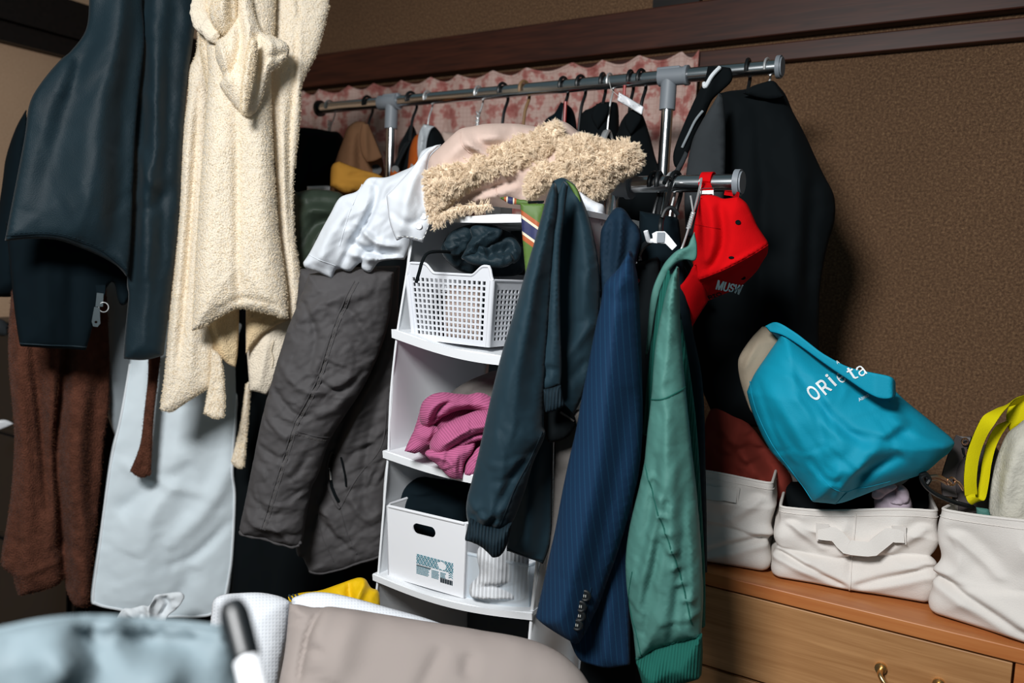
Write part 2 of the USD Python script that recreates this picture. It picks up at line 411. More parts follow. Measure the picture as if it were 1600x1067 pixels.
def panel(w, h, th, holes=(), r=0):
    """A flat panel in x (0..w), z (0..h) with holes, th thick along y."""
    g = shapely.box(0, 0, w, h)
    if r: g = g.buffer(-r).buffer(r)
    g = g.difference(shapely.union_all(list(holes))) if len(holes) else g
    m = trimesh.creation.extrude_polygon(g, th, engine='earcut'); v = A(m.vertices)
    return trimesh.Trimesh(np.stack([v[:, 0], th - v[:, 2], v[:, 1]], 1), m.faces, process=False)


def place(m, o, ex, ey=None, ez=(0, 0, 1)):
    """Mesh axes x, y, z to ex, ey, ez at o."""
    ex = A(ex, float); ez = A(ez, float); ey = np.cross(ez, ex) if ey is None else A(ey, float)
    v = A(m.vertices); return trimesh.Trimesh(o + v[:, :1] * ex + v[:, 1:2] * ey + v[:, 2:3] * ez, m.faces, process=False)


def garment(name, label, cat_, pl, pts, look, group=None, **k):
    """A thing of one main piece of cloth; returns the Thing and its Surf so that more parts can follow."""
    t = Thing(name, label, cat_, group); s = Surf(pl, pts, **k); t.add('body', s.mesh, look, True, s.uv); return t, s

# ------------------------------------------------------------------ the room
YW, XL = 1.70, -2.25            # back wall, left wall
def struct(name, mesh, look, label=None):
    t = Thing(name, label, None, kind='structure'); t.add('body', mesh, look, False); return t.done()

NB0, NB1 = 1.742, 1.830         # the horizontal board on the back wall
struct('wall_back', box((XL, YW, 0), (1.2, YW + .1, 2.6)), 'plaster_brown', 'brown sand plaster wall behind the clothes rack')
struct('wall_left', box((XL - .1, -1.2, 0), (XL, YW + .1, 2.6)), 'plaster_beige', 'smooth beige wall at the far left')
struct('floor', box((XL, -1.6, -.05), (1.2, YW, 0)), 'floor_shade', 'floor under the clothes with shade in its dark colour')
def trim(parts, label):
    t = Thing('trim_1', label, None, kind='structure')
    for n, m, l in parts: t.add(n, m, l, False)
    return t
zb = lambda px, py: at(px, py, y=YW - .03)[2]
board = cat([rbox((3.4, .034, NB1 - NB0), .004, (-.5, YW - .017, (NB0 + NB1) / 2))])
t = Thing('trim_1', 'reddish dark wooden board running along the brown wall above the rack', None, kind='structure'); t.add('board', board, 'wood_dark', 20); t.done()
t = Thing('trim_2', 'thin lower wooden rail just under the wall board', None, kind='structure'); t.add('rail', rbox((3.4, .022, .036), .003, (-.5, YW - .011, NB0 - .008 - .022)), 'wood_dark', 20); t.done()
xp = at(1063, 8, y=YW)[0]
t = Thing('trim_3', 'short dark post on the wall above the board', None, kind='structure'); t.add('post', box((xp - .055, YW - .022, NB1), (xp + .05, YW, 2.6)), 'wood_black', False); t.done()
t = Thing('trim_4', 'nearly black wooden beam along the beige left wall', None, kind='structure')
zl0, zl1 = at(40, 76, x=XL)[2], at(60, -8, x=XL)[2]
t.add('beam', box((XL, -1.0, zl0 + .05), (XL + .045, YW - .035, zl1)), 'wood_black', False)
t.add('lower_rail', box((XL, -1.0, zl0), (XL + .03, YW - .035, zl0 + .047)), 'wood_black', False); t.done()

# ------------------------------------------------------------------ cloths
fabric('c_navy', '15272f', .62, .2, 9, 500, .6, .0007, .26, .08)
fabric('c_navy_dark', '0a161c', .9, .15, 7, 500, .3, .0005, .1)
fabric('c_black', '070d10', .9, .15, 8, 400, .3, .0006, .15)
fabric('c_charcoal', '33373a', .95, .2, 10, 500, .4, .0006, .15)
fabric('c_cream', 'f4e7d2', .95, .06, 16, 330, 1.0, .003, .1, .1)
fabric('c_cream_shade', 'ecd2a8', .95, .10, 16, 330, 1.0, .0035, .1, .15)  # the robe's cream again, with the shade inside it put into the colour
fabric('c_brown', '5c382b', .95, .35, 60, 330, 1.0, .004, .1, .05)
fabric('c_bagwhite', 'dce8ee', .7, .03, 5, 300, .3, .0005, .22)
fabric('c_baggrey', '8f979c', .8, .06, 5, 300, .3, .0006, .2)
fabric('c_bagtrim', 'e4eaee', .7, .03)
fabric('c_ski', '4b494a', .72, .08, 7, 420, .25, .0004, .2)
fabric('c_shirt', 'd6dbe1', .8, .02, 5, 700, .15, .0003, .15)
fabric('c_organizer', 'eef1f4', .55, .02, 5, 500, .2, .0004, .3, trans=.08)
fabric('c_interior_shade', '4d5257', .85, .05, 5, 500, .2, .0004, .15)  # organizer's back cloth, shade painted into the grey
fabric('c_suede', 'ccb4a8', .9, .06, 9, 380, .4, .0006, .12)
fabric('c_shearling', 'efdfc8', .95, .10, 90, 300, 1.0, .003, .1)
mat('fur', {'o': ('hair_info', {}), 'r': ('rgb_ramp', {'ramp': [(0, lin('f1dec4')), (.45, lin('f9eedd')), (1, lin('fffdf8'))]}), 'p': ('principled_bsdf', {'roughness': .8, 'specular_ior_level': .2})}, [('o.intercept', 'r.fac'), ('r.color', 'p.base_color')])
plain('fur_cream', 'f5e4c6', .85, 0, .1)
plain('fur_brown', '64402f', .85, 0, .1)
fabric('c_pinkknit', 'b8628a', .95, .08, 9, 500, .3, .0005, .08, .1, ribs=(.0030, 12, .0005, .7))
fabric('c_track', '1a2f39', .74, .08, 6, 500, .25, .0004, .2, .10)
fabric('c_track_cuff', '14252e', .8, .1, 6, 500, .3, .0005, .2, ribs=(.0042, 0, .001, .6))
fabric('c_green', '48776f', .64, .06, 6, 420, .25, .0004, .24)
fabric('c_green_knit', '1d5a50', .92, .1, 6, 500, .3, .0006, .12, ribs=(.0036, 0, .0008, .8))
fabric('c_blue', '0f2536', .8, .12, 7, 500, .25, .0004, .18)
fabric('c_red', 'c20a10', .95, .05, 9, 700, .4, .0006, .06)
fabric('c_red_brim', 'b0090f', .95, .05, 9, 700, .4, .0006, .06)
fabric('c_teal', '0592af', .7, .05, 6, 420, .4, .0005, .25)
fabric('c_sand', 'a89a86', .8, .07, 6, 420, .4, .0006, .2)
fabric('c_canvas', 'ddd7d1', .92, .04, 9, 520, .5, .0007, .12)
fabric('c_rust', '86362c', .9, .12, 8, 420, .3, .0006, .15)
fabric('c_lilac', 'b5a6b2', .9, .05, 8, 420, .3, .0006, .15)
fabric('c_taupe', '958b86', .82, .03, 5, 420, .25, .0004, .18)
fabric('c_yellow', 'd6ac00', .6, .06, 8, 420, .3, .0006, .3)
fabric('c_strap', 'd8cb00', .8, .05, 8, 520, .5, .0006, .2)
fabric('c_mesh', 'c9c5b8', .8, .10, 60, 260, .8, .0015, .25)
fabric('c_leather', '4a4444', .5, .12, 10, 300, .3, .0006, .4)
fabric('c_tan', '6a4c36', .9, .1, 8, 420, .4, .0006, .1)
fabric('c_mustard', 'a87830', .9, .12, 8, 420, .4, .0006, .1)
fabric('c_orange', 'a8511c', .9, .1, 8, 420, .4, .0006, .12)
fabric('c_olive', '2f3a2f', .6, .12, 8, 420, .3, .0005, .35)
fabric('c_rib_white', 'd5d8dc', .9, .05, 8, 500, .3, .0005, .15, ribs=(.006, 0, .0012, .7))
fabric('c_foreground', '66747a', .66, .05, 5, 300, .3, .0006, .3)
fabric('c_slate', '5c5855', .85, .1)
# pinstripe wool and striped silk: flat print on the cloth's own coordinates
mat('c_pinstripe', {'uv': ('uvmap', {'attribute': 'st'}), 'mp': ('mapping', {'rotation': (0, 0, math.radians(-7))}), 's': ('separate_xyz', {}), 'k': ('math', {'math_type': 'multiply', 'value2': 1 / .0068}), 'f': ('math', {'math_type': 'fraction'}),
    'l': ('math', {'math_type': 'less_than', 'value2': .14}), 'mx': ('mix_color', {'a': lin('0b2843'), 'b': lin('123853')}), 'p': ('principled_bsdf', {'roughness': .85, 'specular_ior_level': .2}),
    't': ('texture_coordinate', {}), 'n': ('noise_texture', {'scale': 700, 'detail': 2}), 'b': ('bump', {'strength': .4, 'distance': .0005})},
    [('uv.UV', 'mp.vector'), ('mp.vector', 's.vector'), ('s.x', 'k.value1'), ('k.value', 'f.value1'), ('f.value', 'l.value1'), ('l.value', 'mx.fac'), ('mx.result', 'p.base_color'), ('t.object', 'n.vector'), ('n.fac', 'b.height'), ('b.normal', 'p.normal')])
_G, _O, _C, _N = lin('4d6a2a'), lin('a8552a'), lin('d9d0b8'), lin('242a55')
mat('c_tie', {'uv': ('uvmap', {'attribute': 'st'}), 'mp': ('mapping', {'rotation': (0, 0, math.radians(-57)), 'scale': (1 / .078,) * 3}), 's': ('separate_xyz', {}), 'f': ('math', {'math_type': 'fraction'}),
    'r': ('rgb_ramp', {'interpolate': False, 'ramp': [(0, _G), (.50, _O), (.58, _C), (.62, _N), (.80, _C), (.84, _O), (.91, _G)]}), 'p': ('principled_bsdf', {'roughness': .6})},
    [('uv.UV', 'mp.vector'), ('mp.vector', 's.vector'), ('s.x', 'f.value1'), ('f.value', 'r.fac'), ('r.color', 'p.base_color')])
# the curtain's printed flowers: two noises cut to blots on pale pink, with a fine lattice
mat('c_curtain', {'t': ('texture_coordinate', {}), 'n': ('noise_texture', {'scale': 24, 'detail': 5, 'roughness': .6}), 'n2': ('noise_texture', {'scale': 60, 'detail': 3}),
    'a': ('math', {'math_type': 'multiply_add', 'value2': .45}), 'r': ('rgb_ramp', {'ramp': [(.72, lin('cbaea4')), (.78, lin('b98078')), (.9, lin('a2605a'))]}),
    'v': ('voronoi_texture', {'scale': 95, 'randomness': .1, 'feature': 'distance_to_edge'}), 'vr': ('rgb_ramp', {'ramp': [(0, (.72, .6, .58)), (.12, (1, 1, 1))]}), 'm': ('mix_color', {'blend_type': 'multiply', 'fac': .6}), 'p': ('principled_bsdf', {'roughness': .9, 'specular_ior_level': .15})},
    [('t.object', 'n.vector'), ('t.object', 'n2.vector'), ('t.object', 'v.vector'), ('n2.fac', 'a.value1'), ('n.fac', 'a.value3'), ('a.value', 'r.fac'), ('v.distance', 'vr.fac'), ('r.color', 'm.a'), ('vr.color', 'm.b'), ('m.result', 'p.base_color')])
# waffle cloth: a small square relief
mat('c_waffle', {'uv': ('uvmap', {'attribute': 'st'}), 'm': ('mapping', {'scale': (1 / .0042,) * 3}), 'w': ('wave_texture', {'scale': .31416, 'bands_direction': 'x'}), 'w2': ('wave_texture', {'scale': .31416, 'bands_direction': 'y'}), 'x': ('math', {'math_type': 'maximum'}),
    'b': ('bump', {'strength': 1, 'distance': .00022}), 'r': ('rgb_ramp', {'ramp': [(0, lin('ccd1d8')), (.8, lin('d9dde2'))]}), 'p': ('principled_bsdf', {'roughness': .9, 'specular_ior_level': .15})},
    [('uv.UV', 'm.vector'), ('m.vector', 'w.vector'), ('m.vector', 'w2.vector'), ('w.fac', 'x.value1'), ('w2.fac', 'x.value2'), ('x.value', 'b.height'), ('b.normal', 'p.normal'), ('x.value', 'r.fac'), ('r.color', 'p.base_color')])

# ------------------------------------------------------------------ curtain under the board
cx0, cx1, ctop = at(455, 150, y=1.66)[0], at(1091, 80, y=1.66)[0], NB0 - .012
def curtain():
    n, m = 260, 60; xs = np.linspace(cx0, cx1, n); u = np.linspace(0, 1, n); w = np.linspace(0, 1, m)
    hooks = np.sort(np.r_[0, 1, np.linspace(.03, .97, 13) + np.random.default_rng(3).normal(0, .006, 13)])
    k = np.searchsorted(hooks, u, 'right') - 1; k = np.clip(k, 0, len(hooks) - 2); s = (u - hooks[k]) / (hooks[k + 1] - hooks[k])
    sag = .013 * np.sin(np.pi * s); fold = np.cos(2 * np.pi * s) * .008 + .006 * np.sin(u * 37)
    top = ctop - sag; bot = .45
    X = np.repeat(xs[None], m, 0); Z = top[None] * (1 - w[:, None]) + bot * w[:, None]; Y = 1.663 - fold[None] * (.5 + w[:, None]) - .004 * np.sin(9 * w[:, None] + 5 * u[None])
    P = np.stack([X, Y, Z], -1).reshape(-1, 3); f = []; idx = np.arange(n * m).reshape(m, n)
    a, b, c, d = idx[:-1, :-1].ravel(), idx[:-1, 1:].ravel(), idx[1:, 1:].ravel(), idx[1:, :-1].ravel()
    F1 = np.vstack([np.stack([a, d, c], 1), np.stack([a, c, b], 1)]); N = n * m
    return trimesh.Trimesh(np.vstack([P, P + [0, .0015, 0]]), np.vstack([F1, F1[:, ::-1] + N]), process=False), np.stack([X[0], Y[0], Z[0]], 1)
cm, ctopline = curtain()
t = Thing('curtain', 'faded pink curtain with red flower print hanging behind the rack', 'curtain')
t.add('cloth', cm, 'c_curtain', True); t.add('hem', tube(ctopline[::2] + [0, .001, -.004], .0028, 6), 'c_curtain', True); t.done()

# ------------------------------------------------------------------ clothes rack
RY, RZ = 1.387, 1.607
LY, LZ = 1.125, 1.386
xr0, xr1 = at(500, 179, y=RY)[0], at(1217, 105, y=RY)[0]
xl1 = at(1152, 290, y=LY)[0]
post_x = [at(1045, 130, y=RY)[0], at(612, 170, y=RY)[0]]
pr = .0125
t = Thing('clothes_rack', 'chrome double clothes rack with grey plastic joints', 'clothes rack')
t.add('upper_rail', cyl((xr0, RY, RZ), (xr1, RY, RZ), pr), 'chrome')
for x, s in ((xr0, -1), (xr1, 1)):
    t.add('end_cap', cat([cyl((x - s * .003, RY, RZ), (x + s * .004, RY, RZ), pr * 1.5), cyl((x + s * .004, RY, RZ), (x + s * .0065, RY, RZ), pr * 1.25)]), 'grey_plastic' if s > 0 else 'black_plastic', 30, label=None if s > 0 else 'black end cap')
for x, sj in zip(post_x, (.008, -.008)):
    t.add('post', cyl((x, RY, .06), (x, RY, RZ - .02), pr * .86), 'chrome')
    t.add('joint', cat([cyl((x + sj - .026, RY, RZ), (x + sj + .026, RY, RZ), pr * 1.26), cyl((x + sj + .022, RY, RZ), (x + sj + .028, RY, RZ), pr * 1.40), cyl((x, RY, RZ - .058), (x, RY, RZ), pr * 1.14), rbox((.044, .018, .010), .003, (x, RY, RZ + .012))]), 'grey_plastic', 30)
xl0 = -1.02
t.add('lower_rail', cyl((xl0, LY, LZ), (xl1, LY, LZ), pr), 'chrome')
t.add('end_cap', cat([cyl((xl1 - .003, LY, LZ), (xl1 + .005, LY, LZ), pr * 1.5), cyl((xl1 + .005, LY, LZ), (xl1 + .0075, LY, LZ), pr * 1.25)]), 'grey_plastic', 30)
xj = at(985, 290, y=LY)[0]
t.add('joint', cat([cyl((xj - .05, LY, LZ), (xj, LY, LZ), pr * 1.5), cyl((xj - .006, LY, LZ), (xj + .002, LY, LZ), pr * 1.75)]), 'grey_plastic', 30)
xq = xj - .03
t.add('post', cyl((xq, LY, .06), (xq, LY, LZ), pr * .86), 'chrome')
for x, y in ((post_x[0], RY), (post_x[1], RY), (xq, LY)): t.add('foot', tube([(x, y - .16, .03), (x, y, .035), (x, y + .16, .03)], .014, 10), 'black_plastic')
t.add('cross_bar', cyl((post_x[1], RY, .3), (post_x[0], RY, .3), pr * .8), 'chrome'); t.done()


def hanger(x, y, z, look, kind='plastic', label='', group=None, turn=0, span=.19, tilt=0, drop=.03, side=1):
    """A clothes hanger hooked over a rail at (x, y, z), its shoulders across the rail."""
    r = .0020 if kind in ('wire', 'clip') else .0032; R = pr + r + .001; e = A([math.sin(turn), math.cos(turn), 0])
    th = np.linspace(-.35, math.pi, 12)
    hook = [A([x, y, z]) - side * e * R * math.cos(q) + A([0, 0, R * math.sin(q)]) for q in th]
    hook = hook + [A([x, y, z]) + e * side * R + A([0, 0, -.015]), A([x, y, z - .042]) + e * side * R * .3, A([x, y, z - .06 - drop])]
    t = Thing('hanger', label, 'hanger', group); t.add('hook', tube(spline(hook, 3), r, 8), 'steel_wire' if kind == 'clip' else look)
    c = A([x, y, z - .06 - drop])
    if kind == 'wire':
        t.add('neck', cat([tube([c + A([.003 * math.cos(q * 5 + p), .003 * math.sin(q * 5 + p), .03 - .014 * q]) for q in np.linspace(0, 4, 24)], .0018, 6) for p in (0, math.pi)]), look)
        t.add('shoulder_wire', tube(spline([c + [0, 0, -.02], c - e * span + [0, 0, -.10], c - e * span * 1.0 + [0, 0, -.115], c + e * span + [0, 0, -.115], c + e * span + [0, 0, -.10], c + [0, 0, -.02]], 5), .0017, 6), look)
    else:
        arc = spline([c - e * span + [0, 0, -.075], c - e * span * .5 + [0, 0, -.03], c + [0, 0, 0], c + e * span * .5 + [0, 0, -.03], c + e * span + [0, 0, -.075]], 6)
        t.add('shoulders', tube(arc, .007, 8, flat=.6), look); t.add('bar', cyl(c - e * span * .9 + [0, 0, -.07], c + e * span * .9 + [0, 0, -.07], .0035, 8), look)
    return t

# ------------------------------------------------------------------ wooden chest
CY0, CX0, CX1 = 1.20, -.43, .62
top = at(1340, 956, y=CY0)[2] + .004
yb = YW - .02
t = Thing('wooden_chest', 'low oak chest of drawers under the white canvas baskets', 'chest of drawers')
t.add('top_board', rbox((CX1 - CX0, yb - CY0, .020), .002, ((CX0 + CX1) / 2, (CY0 + yb) / 2, top - .010)), 'chest_top', 20)
xs = at(1588, 1030, y=CY0)[0]
t.add('carcass', cat([box((CX0, CY0 + .012, 0), (CX0 + .02, yb, top - .0202)), box((CX1 - .02, CY0 + .012, 0), (CX1, yb, top - .0202)), box((CX0 + .02, yb - .01, 0), (CX1 - .02, yb, top - .0202)), box((CX0 + .02, CY0 + .03, .02), (CX1 - .02, yb - .01, .05))]), 'chest_oak', False)
zj = at(1096, 1040, y=CY0)[2]
t.add('frame_upright', box((xs, CY0 + .004, 0), (xs + .05, CY0 + .03, top - .0202)), 'chest_top', False)
for k, (z1, x0, x1) in enumerate(((top - .0225, CX0 + .003, xs - .003), (zj - .002, CX0 + .003, xs - .003), (zj - .145, CX0 + .003, xs - .003), (zj - .29, CX0 + .003, xs - .003), (top - .0225, xs + .053, CX1 - .003), (zj - .002, xs + .053, CX1 - .003))):
    z0 = (zj + .002) if k in (0, 4) else z1 - .139
    t.add('drawer_front', rbox((x1 - x0, .018, z1 - z0), .0015, ((x0 + x1) / 2, CY0 + .011, (z0 + z1) / 2)), 'chest_oak', 20)
    hx, hz = (at(1418, 1070, y=CY0 - .02)[0], at(1405, 1066, y=CY0 - .02)[2]) if k == 0 else ((x0 + x1) / 2, (z0 + z1) / 2 + .02)
    t.add('handle', cat([tube(spline([(hx - .034, CY0 + .003, hz + .004), (hx - .034, CY0 - .018, hz), (hx - .012, CY0 - .024, hz - .018), (hx + .012, CY0 - .024, hz - .018), (hx + .034, CY0 - .018, hz), (hx + .036, CY0 + .003, hz + .004)], 6), .0036, 10)] + [cyl((hx + s * .036, CY0 + .004, hz + .004), (hx + s * .036, CY0 - .003, hz + .004), .008, 14) for s in (-1, 1)]), 'brass', sub='drawer_front', label='brass bow handle')
t.done()

# ------------------------------------------------------------------ left: navy coat, cream robe, brown robe, garment bags
P0 = Pl(140, 300, 1.34, yaw=8)
t, s = garment('navy_coat', 'dark navy cotton coat hanging at far left with flared front hem', 'coat', P0,
    [(137, -60, 1), (139, 0), (135, 45), (112, 78), (94, 94), (66, 127), (46, 162), (38, 215), (22, 300), (7, 377, 1), (34, 374), (56, 373), (89, 375), (122, 386), (159, 402), (184, 417), (199, 434, 1), (205, 370), (209, 262), (214, 180), (226, 70), (222, 0), (218, -60, 1)],
    'c_navy', T=.006, R=.012, res=.006, bulge=.03,
    strokes=[(.022, .016, [(190, -40), (165, 120), (130, 290), (110, 375)]), (.016, -.010, [(165, -20), (120, 130), (80, 260), (60, 370)]), (.018, .010, [(110, 100), (75, 200), (45, 330)]), (.018, -.012, [(212, 0), (190, 200), (180, 400)]),
             (.010, .006, [(150, 80), (120, 150)]), (.01, -.005, [(128, 90), (102, 150), (88, 200)]), (.012, .006, [(170, 250), (150, 340), (145, 392)]), (.03, .012, [(165, 230), (140, 310), (130, 380)]), (.02, -.012, [(90, 150), (60, 260), (30, 360)])] + creases(21, 22, (60, 60, 200, 390), 110, 22, (30, 90), .012, .0016),
    wr=[(.004, .05, .16, -12, True), (.003, .05, .07, -20, False)] , seed=1)
t.add('hem_seam', s.seam([(10, 369), (56, 366), (89, 368), (122, 378), (159, 394), (196, 424)], .0009), 'c_navy_dark')
t.add('hem_stitch', s.stitches([(11, 366), (56, 363), (89, 365), (122, 375), (159, 391), (197, 420)]), 'c_navy')
P1 = Pl(250, 300, 1.42, yaw=-4)
s2 = Surf(P1, [(215, -60, 1), (216, 60), (206, 262), (203, 360), (199, 440), (201, 462), (196, 520), (193, 560, 1), (225, 562), (256, 555, 1), (266, 470), (274, 400), (281, 328), (286, 220), (294, 120), (300, 80), (309, 0), (310, -60, 1)],
    T=.008, R=.014, res=.006, bulge=.03, strokes=[(.014, .014, [(250, -40), (246, 140), (248, 240), (232, 300), (228, 440)]), (.010, -.014, [(228, 0), (222, 160), (214, 330), (210, 500)]), (.012, -.010, [(275, 20), (262, 200), (255, 420)]),
        (.010, .009, [(215, 10), (228, 60), (240, 40)]), (.012, .010, [(218, 230), (240, 290), (262, 270)]), (.01, -.008, [(215, 320), (235, 330), (258, 300)])] + creases(22, 18, (210, 40, 280, 520), 95, 25, (25, 80), .010, .0016), wr=[(.006, .04, .12, 8, True), (.0015, .02, .03, 0, True)], seed=2)
t.add('side_panel', s2.mesh, 'c_navy', True, s2.uv)
P2 = Pl(110, 470, 1.44, yaw=8)
s3 = Surf(P2, [(8, 345, 1), (22, 480), (31, 541, 1), (80, 544), (134, 547, 1), (146, 505), (160, 462), (176, 440), (186, 474), (199, 472), (206, 440), (206, 380, 1)], T=.006, R=.01, res=.007, bulge=.02,
    strokes=[(.015, .008, [(60, 360), (70, 540)]), (.014, -.01, [(110, 380), (112, 545)])], wr=[(.004, .05, .15, 5, True)], seed=3)
t.add('under_layer', s3.mesh, 'c_navy_dark', True, s3.uv)
t.add('under_hem', s3.seam([(31, 536), (80, 538), (133, 541)], .0012), 'c_navy')
P3 = Pl(15, 330, 1.52, yaw=8)
s4 = Surf(P3, [(40, 172, 1), (22, 205), (8, 250), (-2, 320), (-20, 400), (-25, 463, 1), (10, 464), (38, 462, 1), (45, 380), (50, 260)], T=.02, R=.03, res=.007, bulge=.02, strokes=[(.012, .008, [(30, 200), (10, 330), (5, 450)]), (.012, -.008, [(40, 220), (30, 330), (25, 450)])], wr=[(.005, .04, .08, 10, True)], seed=4)
t.add('sleeve', s4.mesh, 'c_navy_dark', True, s4.uv)
t.done()

# cream fleece robe
PC = Pl(370, 300, 1.40, yaw=-4)
t, s = garment('cream_robe', 'cream fleece robe hanging at left with twisted belt and open hem', 'robe', PC,
    [(322, -60, 1), (322, 60), (325, 125), (316, 250), (306, 400), (302, 480), (300, 517, 1), (318, 512), (340, 498), (362, 486), (376, 482), (400, 486), (425, 492), (440, 497), (450, 497, 1), (447, 440), (436, 360), (428, 250), (424, 127), (430, 40), (432, -60, 1)],
    'c_cream', T=.012, R=.02, res=.0032, bulge=.028,
    strokes=[(.008, -.012, [(372, 170), (373, 330), (374, 478)]), (.02, .010, [(345, 160), (335, 330), (325, 500)]), (.02, .010, [(405, 170), (412, 330), (420, 480)]), (.006, -.004, [(316, 500), (345, 482), (376, 466), (410, 470), (446, 480)])],
    wr=[((.0018), .0055, .0055, 0, False), (.004, .05, .09, 0, False)], seed=11)
t.curves('pile', s.fuzz(16000, .0026, 1.1, 5), A([.0005, .0005, .0004, .0002]), 'fur_cream', 'body')
PB = Pl(300, 400, 1.45, yaw=-4)
sl = Surf(PB, [(309, -60, 1), (308, 70), (296, 108), (293, 155), (286, 211), (281, 328), (274, 412), (265, 495), (259, 569), (250, 640, 1), (269, 643), (294, 627), (330, 604, 1), (334, 540), (322, 480), (326, 320), (330, 140), (330, -60, 1)], T=.010, R=.016, res=.0032, bulge=.012,
    strokes=[(.005, -.008, [(312, 140), (302, 300), (290, 460), (280, 560)]), (.008, .008, [(300, 140), (290, 300), (278, 460), (262, 620)]), (.009, .007, [(322, 250), (306, 420), (300, 600)])], wr=[((.0018), .0055, .0055, 0, False)], seed=12)
t.add('left_front', sl.mesh, 'c_cream', True, sl.uv); t.curves('pile', sl.fuzz(9000, .0026, 1.1, 6), A([.0005, .0005, .0004, .0002]), 'fur_cream', 'left_front')
PRt = Pl(450, 300, 1.45, yaw=-4)
sr = Surf(PRt, [(424, -60, 1), (424, 127), (430, 250), (440, 400), (455, 500), (462, 500, 1), (472, 462), (469, 422), (462, 375), (459, 291), (466, 220), (470, 178), (473, 131), (497, 80), (512, 23), (515, 0), (515, -60, 1)], T=.010, R=.016, res=.0032, bulge=.012,
    strokes=[(.005, -.008, [(468, 0), (462, 110), (452, 250), (455, 440)]), (.007, .008, [(440, 130), (446, 280), (458, 440)]), (.006, .005, [(458, 0), (468, 60), (466, 170)])], wr=[((.0018), .0055, .0055, 0, False)], seed=13)
t.add('right_front', sr.mesh, 'c_cream', True, sr.uv); t.curves('pile', sr.fuzz(7000, .0026, 1.1, 7), A([.0005, .0005, .0004, .0002]), 'fur_cream', 'right_front')
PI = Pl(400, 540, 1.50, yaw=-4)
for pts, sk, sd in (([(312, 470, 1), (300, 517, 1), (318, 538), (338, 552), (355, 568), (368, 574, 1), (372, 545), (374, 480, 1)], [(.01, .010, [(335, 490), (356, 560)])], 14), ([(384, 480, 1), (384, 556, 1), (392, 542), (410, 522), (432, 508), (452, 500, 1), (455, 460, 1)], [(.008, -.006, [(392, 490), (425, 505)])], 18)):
    si = Surf(PI, pts, T=.006, R=.01, res=.0040, bulge=.006, strokes=sk, wr=[(.0018, .0055, .0055, 0, False)], seed=sd); t.add('inner_back', si.mesh, 'c_cream_shade', True, si.uv)
sb = Surf(Pl(440, 560, 1.54), [(384, 520, 1), (386, 556), (390, 610, 1), (404, 613), (417, 617, 1), (432, 592), (449, 555), (462, 520), (474, 468, 1)], T=.008, R=.012, res=.0045, bulge=.01, strokes=[(.008, .006, [(420, 520), (404, 605)])], wr=[(.002, .007, .007, 0, False)], seed=15)
t.add('back_panel', sb.mesh, 'c_cream', True, sb.uv)
t.add('loose_thread', tube(sb.on(spline([(428, 530), (424, 545), (427, 558), (425, 572)], 5), .004), .0006, 5), 'fur_cream')
for k, (pts, d, sd) in enumerate((([(330, 545, 1), (328, 590), (318, 645, 1), (336, 654), (351, 652, 1), (352, 620), (346, 560)], 1.46, 16), ([(384, 600, 1), (376, 660), (361, 722, 1), (372, 731), (382, 730, 1), (388, 660), (391, 600)], 1.57, 17))):
    q = Surf(Pl(pts[0][0], pts[0][1], d), pts, T=.008, R=.010, res=.004, wr=[(.002, .007, .007, 0, False)], strokes=[(.006, -.003, [(p[0] + 9, p[1]) for p in pts[:3]])], seed=sd)
    t.add('belt_end', q.mesh, 'c_cream', True, q.uv); t.curves('pile', q.fuzz(1500, .0026, 1.1, 9), A([.0005, .0005, .0004, .0002]), 'fur_cream', 'belt_end')
# the belt's twisted knot: thick soft bands
def band(px, d, r, seed, flat=.6):
    c = spline([at(x, y, d=dd) for (x, y), dd in zip(px, d)], 10); m = tube(c, np.interp(np.linspace(0, 1, len(c)), np.linspace(0, 1, len(r)), r), 28, flat=flat, up=-ray((380, 100))[0])
    v = A(m.vertices); n = m.vertex_normals; m.vertices = v + n * ((meshkit.fbm(v / .007, 2, seed) - .5) * .0045 + (meshkit.fbm(v / .03, 2, seed + 3) - .5) * .008)[:, None]
    return m
def fleece(part, px, d, seed, **k):
    kw = dict(T=.016, R=.024, res=.0032, bulge=.01, wr=[(.0013, .0055, .0055, 0, False), (.004, .03, .03, 0, False)]); kw.update(k)
    q = Surf(Pl(px[0][0], px[0][1], d, yaw=-4), px, seed=seed, **kw); t.add(part, q.mesh, 'c_cream', True, q.uv); t.curves('pile', q.fuzz(2500, .0026, 1.1, seed), A([.0005, .0005, .0004, .0002]), 'fur_cream', part)
fleece('belt_knot', [(362, -50, 1), (371, 0), (368, 30), (352, 55), (338, 66), (337, 90), (348, 118), (343, 132), (354, 150), (372, 172), (385, 182), (398, 177), (406, 164), (414, 140), (420, 119), (436, 104), (449, 90), (452, 76), (446, 66), (428, 57), (410, 50), (398, 20), (388, -50, 1)], 1.325, 21,
    strokes=[(.006, .010, [(392, 40), (388, 90), (384, 140), (384, 178)]), (.006, -.012, [(402, 55), (404, 100), (398, 160)]), (.007, -.012, [(372, 20), (376, 70), (366, 110), (352, 122)]), (.006, .010, [(345, 68), (352, 100), (362, 140)]), (.007, .010, [(420, 62), (424, 90), (412, 130)]), (.005, -.008, [(448, 84), (428, 92), (412, 100)])])
fleece('belt_knot', [(394, 62), (402, 66), (400, 100), (393, 140), (384, 181, 1), (376, 172), (377, 140), (382, 100), (388, 70)], 1.305, 22, T=.010, R=.012, strokes=[(.003, -.004, [(396, 66), (392, 110), (382, 170)])])
fleece('belt_knot', [(330, -50, 1), (332, -4), (327, 14), (330, 34), (341, 50), (352, 54), (364, 46), (371, 28), (372, 0), (372, -50, 1)], 1.318, 23, strokes=[(.008, .010, [(350, -20), (350, 40)]), (.005, -.006, [(360, 0), (362, 40)])])
